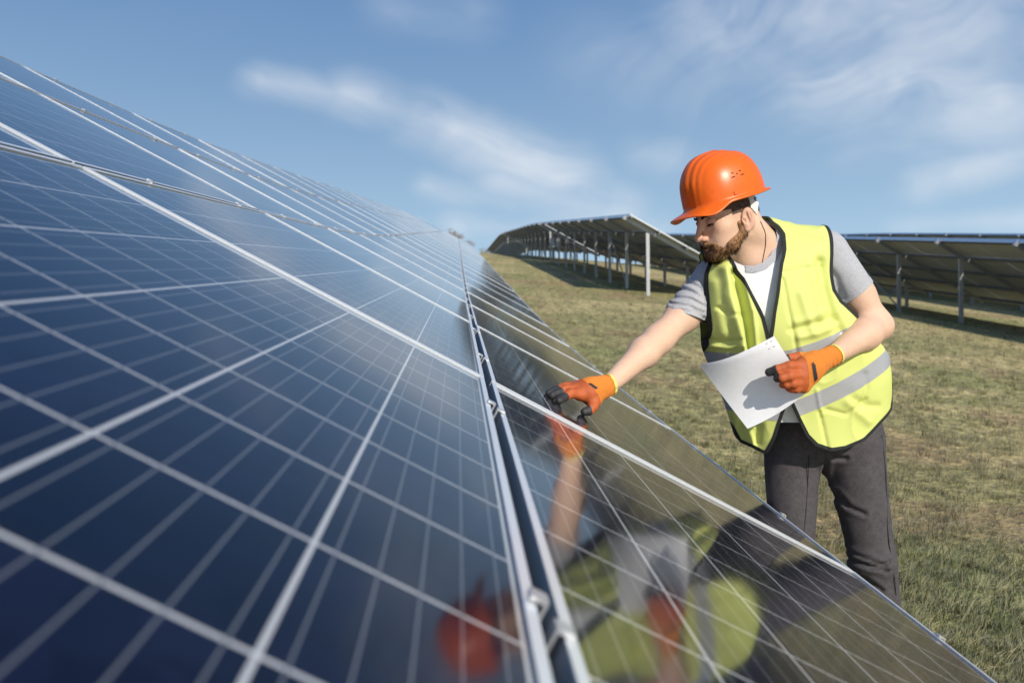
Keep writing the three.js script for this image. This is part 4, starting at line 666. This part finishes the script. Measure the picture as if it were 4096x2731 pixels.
// --- work gloves: knit cuff, rubber coated palm and fingers, black dipped tips
const knitBump = dataTex(256, (u, v) => { const t = 0.5 + 0.5 * Math.sin(u * Math.PI * 2 * 40); return [t, t, t]; });
const knitMat = std({ color: lin(0.80, 0.245, 0.030), roughness: 0.95, bumpMap: knitBump, bumpScale: 0.0016 }), coatMat = std({ color: lin(0.46, 0.098, 0.022), roughness: 0.62, bumpMap: skinBump, bumpScale: 0.0012 }), tipMat = std({ color: lin(0.030, 0.028, 0.029), roughness: 0.55, bumpMap: skinBump, bumpScale: 0.0012 }), cuffTrim = std({ color: lin(0.66, 0.60, 0.13), roughness: 0.9 }), patchMat = std({ color: lin(0.018, 0.018, 0.024), roughness: 0.8 });
const panelN = flip(0.472946, -0.879490, -0.053091);
function glove(o) {
  const root = new THREE.Group(); root.name = 'glove'; man.add(root);
  const F_ = o.fingers.map((f) => f.map(([x, y, z, r]) => [at(x, y, z).addScaledVector(panelN, -(o.sink ?? 0)), r])), wrist = at(...o.wrist), cuff = at(...o.cuff), palm = at(...o.palm);
  const chains = F_.map((f) => blend(0.004, ...f.slice(1).map((q, i) => cone(f[i][0], q[0], f[i][1], q[1]))));
  const back = blend(0.022, ...F_.filter((f, i) => i < 4).map((f) => cone(f[0][0], palm, f[0][1] + 0.003, o.palmR)), cone(F_[4][0][0], palm, F_[4][0][1] + 0.002, o.palmR), cone(palm, wrist, o.palmR, o.wristR));
  const sleeve = cone(wrist, cuff, o.wristR, o.cuffR), wrinkle = (x, y, z) => 0.0010 * Math.sin(((x - wrist.x) * o.ax[0] + (y - wrist.y) * o.ax[1]) * 420 + 3 * vnoise(x * 60, y * 60, z * 60));
  const hand = (x, y, z) => { let d = back(x, y, z); for (const c of chains) d = smin(d, c(x, y, z), 0.0085); return d + 0.0012 * (fbm(x * 90, y * 90, z * 90, 2) - 0.5); };
  const whole = (x, y, z) => smin(hand(x, y, z), sleeve(x, y, z) + wrinkle(x, y, z), 0.012);
  const ax = cuff.clone().sub(palm).normalize();
  const t0 = (x, y, z) => (x - cuff.x) * ax.x + (y - cuff.y) * ax.y + (z - cuff.z) * ax.z;                       // beyond the cuff: positive
  const split = (x, y, z) => o.split(x, y, z);                                                                // positive on the knit side
  const box = boxAround([...F_.flat().map((q) => q[0]), wrist, cuff], 0.045), raw = netMesh(whole, ...box, 0.0026);
  const tips = F_.map((f) => { const e = f[f.length - 1][0], p = f[f.length - 2][0], d = e.clone().sub(p).normalize(), L = o.tips ? o.tips[F_.indexOf(f)] : o.tip; return (x, y, z) => { const k = (x - e.x) * d.x + (y - e.y) * d.y + (z - e.z) * d.z + L; return k > 0 && len3(x - e.x, y - e.y, z - e.z) < L + 0.02 ? k : Math.min(k, -0.0001); }; });
  // each fingertip belongs to the finger it is nearest to
  const owner = (x, y, z) => { let b = 9, w = 0; chains.forEach((c, i) => { const d = c(x, y, z); if (d < b) { b = d; w = i; } }); return w; };
  const onTip = (x, y, z) => tips[owner(x, y, z)](x, y, z);
  const body = clip(raw, t0), coat = clip(clip(body, split), onTip);
  mesh('rubber_coating', toGeo(coat, whole, PB, 1), coatMat, root);
  const gk = toGeo(clip(body, (x, y, z) => -split(x, y, z)), whole, PB, 1);
  { const P = gk.attributes.position, T = gk.attributes.uv, side = ax.clone().cross(V3(0, 0, 1)).normalize(); for (let i = 0; i < P.count; i++) { const x = P.getX(i) + PB.x - wrist.x, y = P.getY(i) + PB.y - wrist.y, z = P.getZ(i) + PB.z - wrist.z; T.setXY(i, (x * side.x + y * side.y + z * side.z) * 8.5, (x * ax.x + y * ax.y + z * ax.z) * 8); } }
  mesh('knit_cuff', gk, knitMat, root);
  const tipsRaw = clip(clip(body, split), (x, y, z) => -onTip(x, y, z));
  F_.forEach((f, i) => { const m = clip(tipsRaw, (x, y, z) => owner(x, y, z) === i ? -1 : 1); if (m.idx.length) mesh('fingertip', toGeo(m, whole, PB, 1), tipMat, root); });
  const trimF = (x, y, z) => whole(x, y, z) - 0.0016;
  mesh('cuff_trim', toGeo(clip(netMesh(trimF, ...box, 0.003), (x, y, z) => Math.abs(t0(x, y, z) + 0.001) - 0.0042), trimF, PB, 1), cuffTrim, root);
  return { root, whole };
}
function patchOn(f, outline, parent, name, mat) {   // a patch laid on a surface where it is seen
  const hit = (x, y) => { const o = V3(0, CAMY, 0), d = at(x, y, 1).sub(o); let t = 2.1, p = d.clone().multiplyScalar(t).add(o); for (let k = 0; k < 200; k++) { const s = f(p.x, p.y, p.z); if (s < 0.0006 || t > 2.6) break; t += s * 0.5; p = d.clone().multiplyScalar(t).add(o); } const e = 0.001, n = V3(f(p.x + e, p.y, p.z) - f(p.x - e, p.y, p.z), f(p.x, p.y + e, p.z) - f(p.x, p.y - e, p.z), f(p.x, p.y, p.z + e) - f(p.x, p.y, p.z - e)).normalize(); return p.addScaledVector(n, 0.0012).sub(PB); };
  const [a, b, c, d] = outline, n = 10, pos = [], idx = [];
  for (let j = 0; j <= n; j++) for (let i = 0; i <= 4; i++) { const u = i / 4, v = j / n, q = hit(lerp(lerp(a[0], b[0], u), lerp(d[0], c[0], u), v), lerp(lerp(a[1], b[1], u), lerp(d[1], c[1], u), v)); pos.push(q.x, q.y, q.z); if (i && j) { const k = j * 5 + i; idx.push(k, k - 1, k - 6, k, k - 6, k - 5); } }
  const g = new THREE.BufferGeometry(); g.setAttribute('position', new THREE.Float32BufferAttribute(pos, 3)); g.setIndex(idx); g.computeVertexNormals(); mat.side = THREE.DoubleSide; return mesh(name, g, mat, parent);
}
const curveSplit = (pts, Z, sgn) => { const w = xyl(Z, ...pts); const f = poly(w); return (x, y) => sgn * f(x, y); };
{
  // right hand, flat on the glass with the fingers arched
  const g = glove({ wrist: [2412, 1548, 2.375], cuff: [2441, 1538, 2.388], palm: [2366, 1562, 2.362], palmR: 0.0265, wristR: 0.0300, cuffR: 0.0305, sink: 0.0038, tips: [0.030, 0.033, 0.033, 0.028, 0.017], ax: [-0.7, 0.7],
    fingers: [
      [[2326, 1572, 2.338, 0.0150], [2286, 1568, 2.316, 0.0134], [2257, 1585, 2.300, 0.0122], [2240, 1597, 2.280, 0.0110]],
      [[2316, 1554, 2.358, 0.0152], [2268, 1552, 2.340, 0.0136], [2232, 1567, 2.326, 0.0124], [2212, 1577, 2.312, 0.0112]],
      [[2318, 1543, 2.378, 0.0146], [2262, 1542, 2.366, 0.0126], [2224, 1557, 2.356, 0.0116], [2199, 1567, 2.346, 0.0106]],
      [[2330, 1538, 2.395, 0.0122], [2282, 1536, 2.395, 0.0100], [2248, 1545, 2.390, 0.0094], [2228, 1553, 2.386, 0.0086]],
      [[2380, 1600, 2.345, 0.0155], [2376, 1622, 2.326, 0.0140], [2358, 1638, 2.318, 0.0128], [2341, 1642, 2.312, 0.0115]],
    ],
    split: curveSplit([[2326, 1512], [2345, 1528], [2370, 1548], [2390, 1575], [2402, 1605], [2404, 1640], [2480, 1640], [2500, 1480], [2340, 1470]], 2.345, -1) });
  patchOn(g.whole, [[2353, 1533], [2366, 1533], [2392, 1551], [2383, 1556]], g.root, 'label_patch', patchMat.clone());
  // left hand, holding the papers between thumb and fingers
  const h = glove({ wrist: [3272, 1450, 2.352], cuff: [3338, 1419, 2.398], palm: [3236, 1478, 2.340], palmR: 0.0275, wristR: 0.0305, cuffR: 0.0298, tips: [0.024, 0.010, -0.02, -0.02, 0.02], ax: [0.8, 0.3],
    fingers: [
      [[3206, 1464, 2.325, 0.0150], [3158, 1464, 2.304, 0.0138], [3108, 1478, 2.308, 0.0128], [3078, 1488, 2.318, 0.0118]],
      [[3212, 1500, 2.320, 0.0148], [3160, 1503, 2.294, 0.0134], [3128, 1512, 2.294, 0.0120], [3110, 1514, 2.302, 0.0105]],
      [[3216, 1528, 2.325, 0.0142], [3172, 1534, 2.302, 0.0124], [3146, 1538, 2.306, 0.0112], [3132, 1538, 2.312, 0.0100]],
      [[3218, 1548, 2.335, 0.0130], [3186, 1556, 2.316, 0.0112], [3166, 1555, 2.320, 0.0102], [3154, 1552, 2.326, 0.0092]],
      [[3240, 1436, 2.362, 0.0150], [3196, 1426, 2.362, 0.0135], [3160, 1432, 2.356, 0.0120], [3128, 1440, 2.350, 0.0105]],
    ],
    split: curveSplit([[3212, 1390], [3218, 1412], [3223, 1440], [3226, 1480], [3230, 1520], [3232, 1545], [3226, 1575], [3300, 1640], [3420, 1500], [3400, 1340], [3250, 1360]], 2.32, -1) });
  patchOn(h.whole, [[3250, 1463], [3262, 1456], [3272, 1514], [3260, 1526]], h.root, 'label_patch', patchMat.clone());
  for (const q of [[[3246, 1455], [3258, 1451], [3258, 1453], [3246, 1457]], [[3247, 1460], [3259, 1456], [3259, 1458], [3247, 1462]], [[3249, 1450], [3251, 1450], [3254, 1463], [3252, 1463]], [[3254, 1448], [3256, 1448], [3259, 1461], [3257, 1461]]]) patchOn(h.whole, q, h.root, 'stitched_mark', patchMat.clone());
}
// --- the papers
{
  const paperMat = (marks) => std({ color: lin(0.85, 0.85, 0.86), roughness: 0.85, side: THREE.DoubleSide, map: dataTex(512, (u, v) => { let k = 0.985 + 0.03 * (tfbm(u, v, 20, 3, 2) - 0.5); if (marks && v > 0.945 && v < 0.952 && ((u > 0.86 && u < 0.885) || (u > 0.92 && u < 0.95))) k = 0.25; return [k, k, k]; }, true) });
  const sheet = (rows, label) => {   // rows: three lines across the sheet, top to bottom, each of three points; the sheet bends smoothly through them
    const n = 32, pos = [], uv = [], idx = [], q = rows.map((r) => r.map((p) => at(...p))), base = q[2][2].clone(), quad3 = (a, b, c, t) => a.clone().multiplyScalar((1 - t) * (1 - 2 * t)).addScaledVector(b, 4 * t * (1 - t)).addScaledVector(c, t * (2 * t - 1));
    const surf = (u, v) => quad3(...q.map((r) => quad3(...r, u)), v);
    for (const s of [0, 1]) for (let j = 0; j <= n; j++) for (let i = 0; i <= n; i++) {
      const u = i / n, v = j / n, p = surf(u, v), e = 1e-3, nn = surf(u + e, v).sub(p).cross(surf(u, v + e).sub(p)).normalize(); if (nn.z < 0) nn.negate();
      p.addScaledVector(nn, 0.003 * Math.sin(u * 5.0 + v * 2.2) - s * 0.0004);
      pos.push(p.x - base.x, p.y - base.y, p.z - base.z); uv.push(u, 1 - v);
      if (i && j) { const a = s * (n + 1) * (n + 1) + j * (n + 1) + i, b = a - 1, d = a - n - 1, e2 = d - 1; s ? idx.push(a, d, e2, a, e2, b) : idx.push(a, e2, d, a, b, e2); }
    }
    const g = new THREE.BufferGeometry(); g.setAttribute('position', new THREE.Float32BufferAttribute(pos, 3)); g.setAttribute('uv', new THREE.Float32BufferAttribute(uv, 2)); g.setIndex(idx); g.computeVertexNormals();
    const o = mesh(numbered('paper_sheet'), g, paperMat(true), scene); o.position.copy(base); return tag(o, label, 'paper');
  };
  sheet([[[2800, 1463, 2.375], [2955, 1432, 2.335], [3111, 1369, 2.318]], [[2896, 1588, 2.425], [3040, 1535, 2.375], [3172, 1462, 2.332]], [[2992, 1714, 2.415], [3120, 1648, 2.372], [3238, 1560, 2.335]]], 'white sheet of paper on top of the other, under the orange gloved fingers');
  sheet([[[2804, 1456, 2.383], [2950, 1415, 2.345], [3099, 1345, 2.328]], [[2898, 1582, 2.435], [3038, 1528, 2.385], [3166, 1452, 2.342]], [[2994, 1706, 2.425], [3120, 1642, 2.382], [3234, 1556, 2.345]]], 'white sheet of paper underneath, its top corner sticking out before the vest opening');
}
renderer.render(scene, camera);
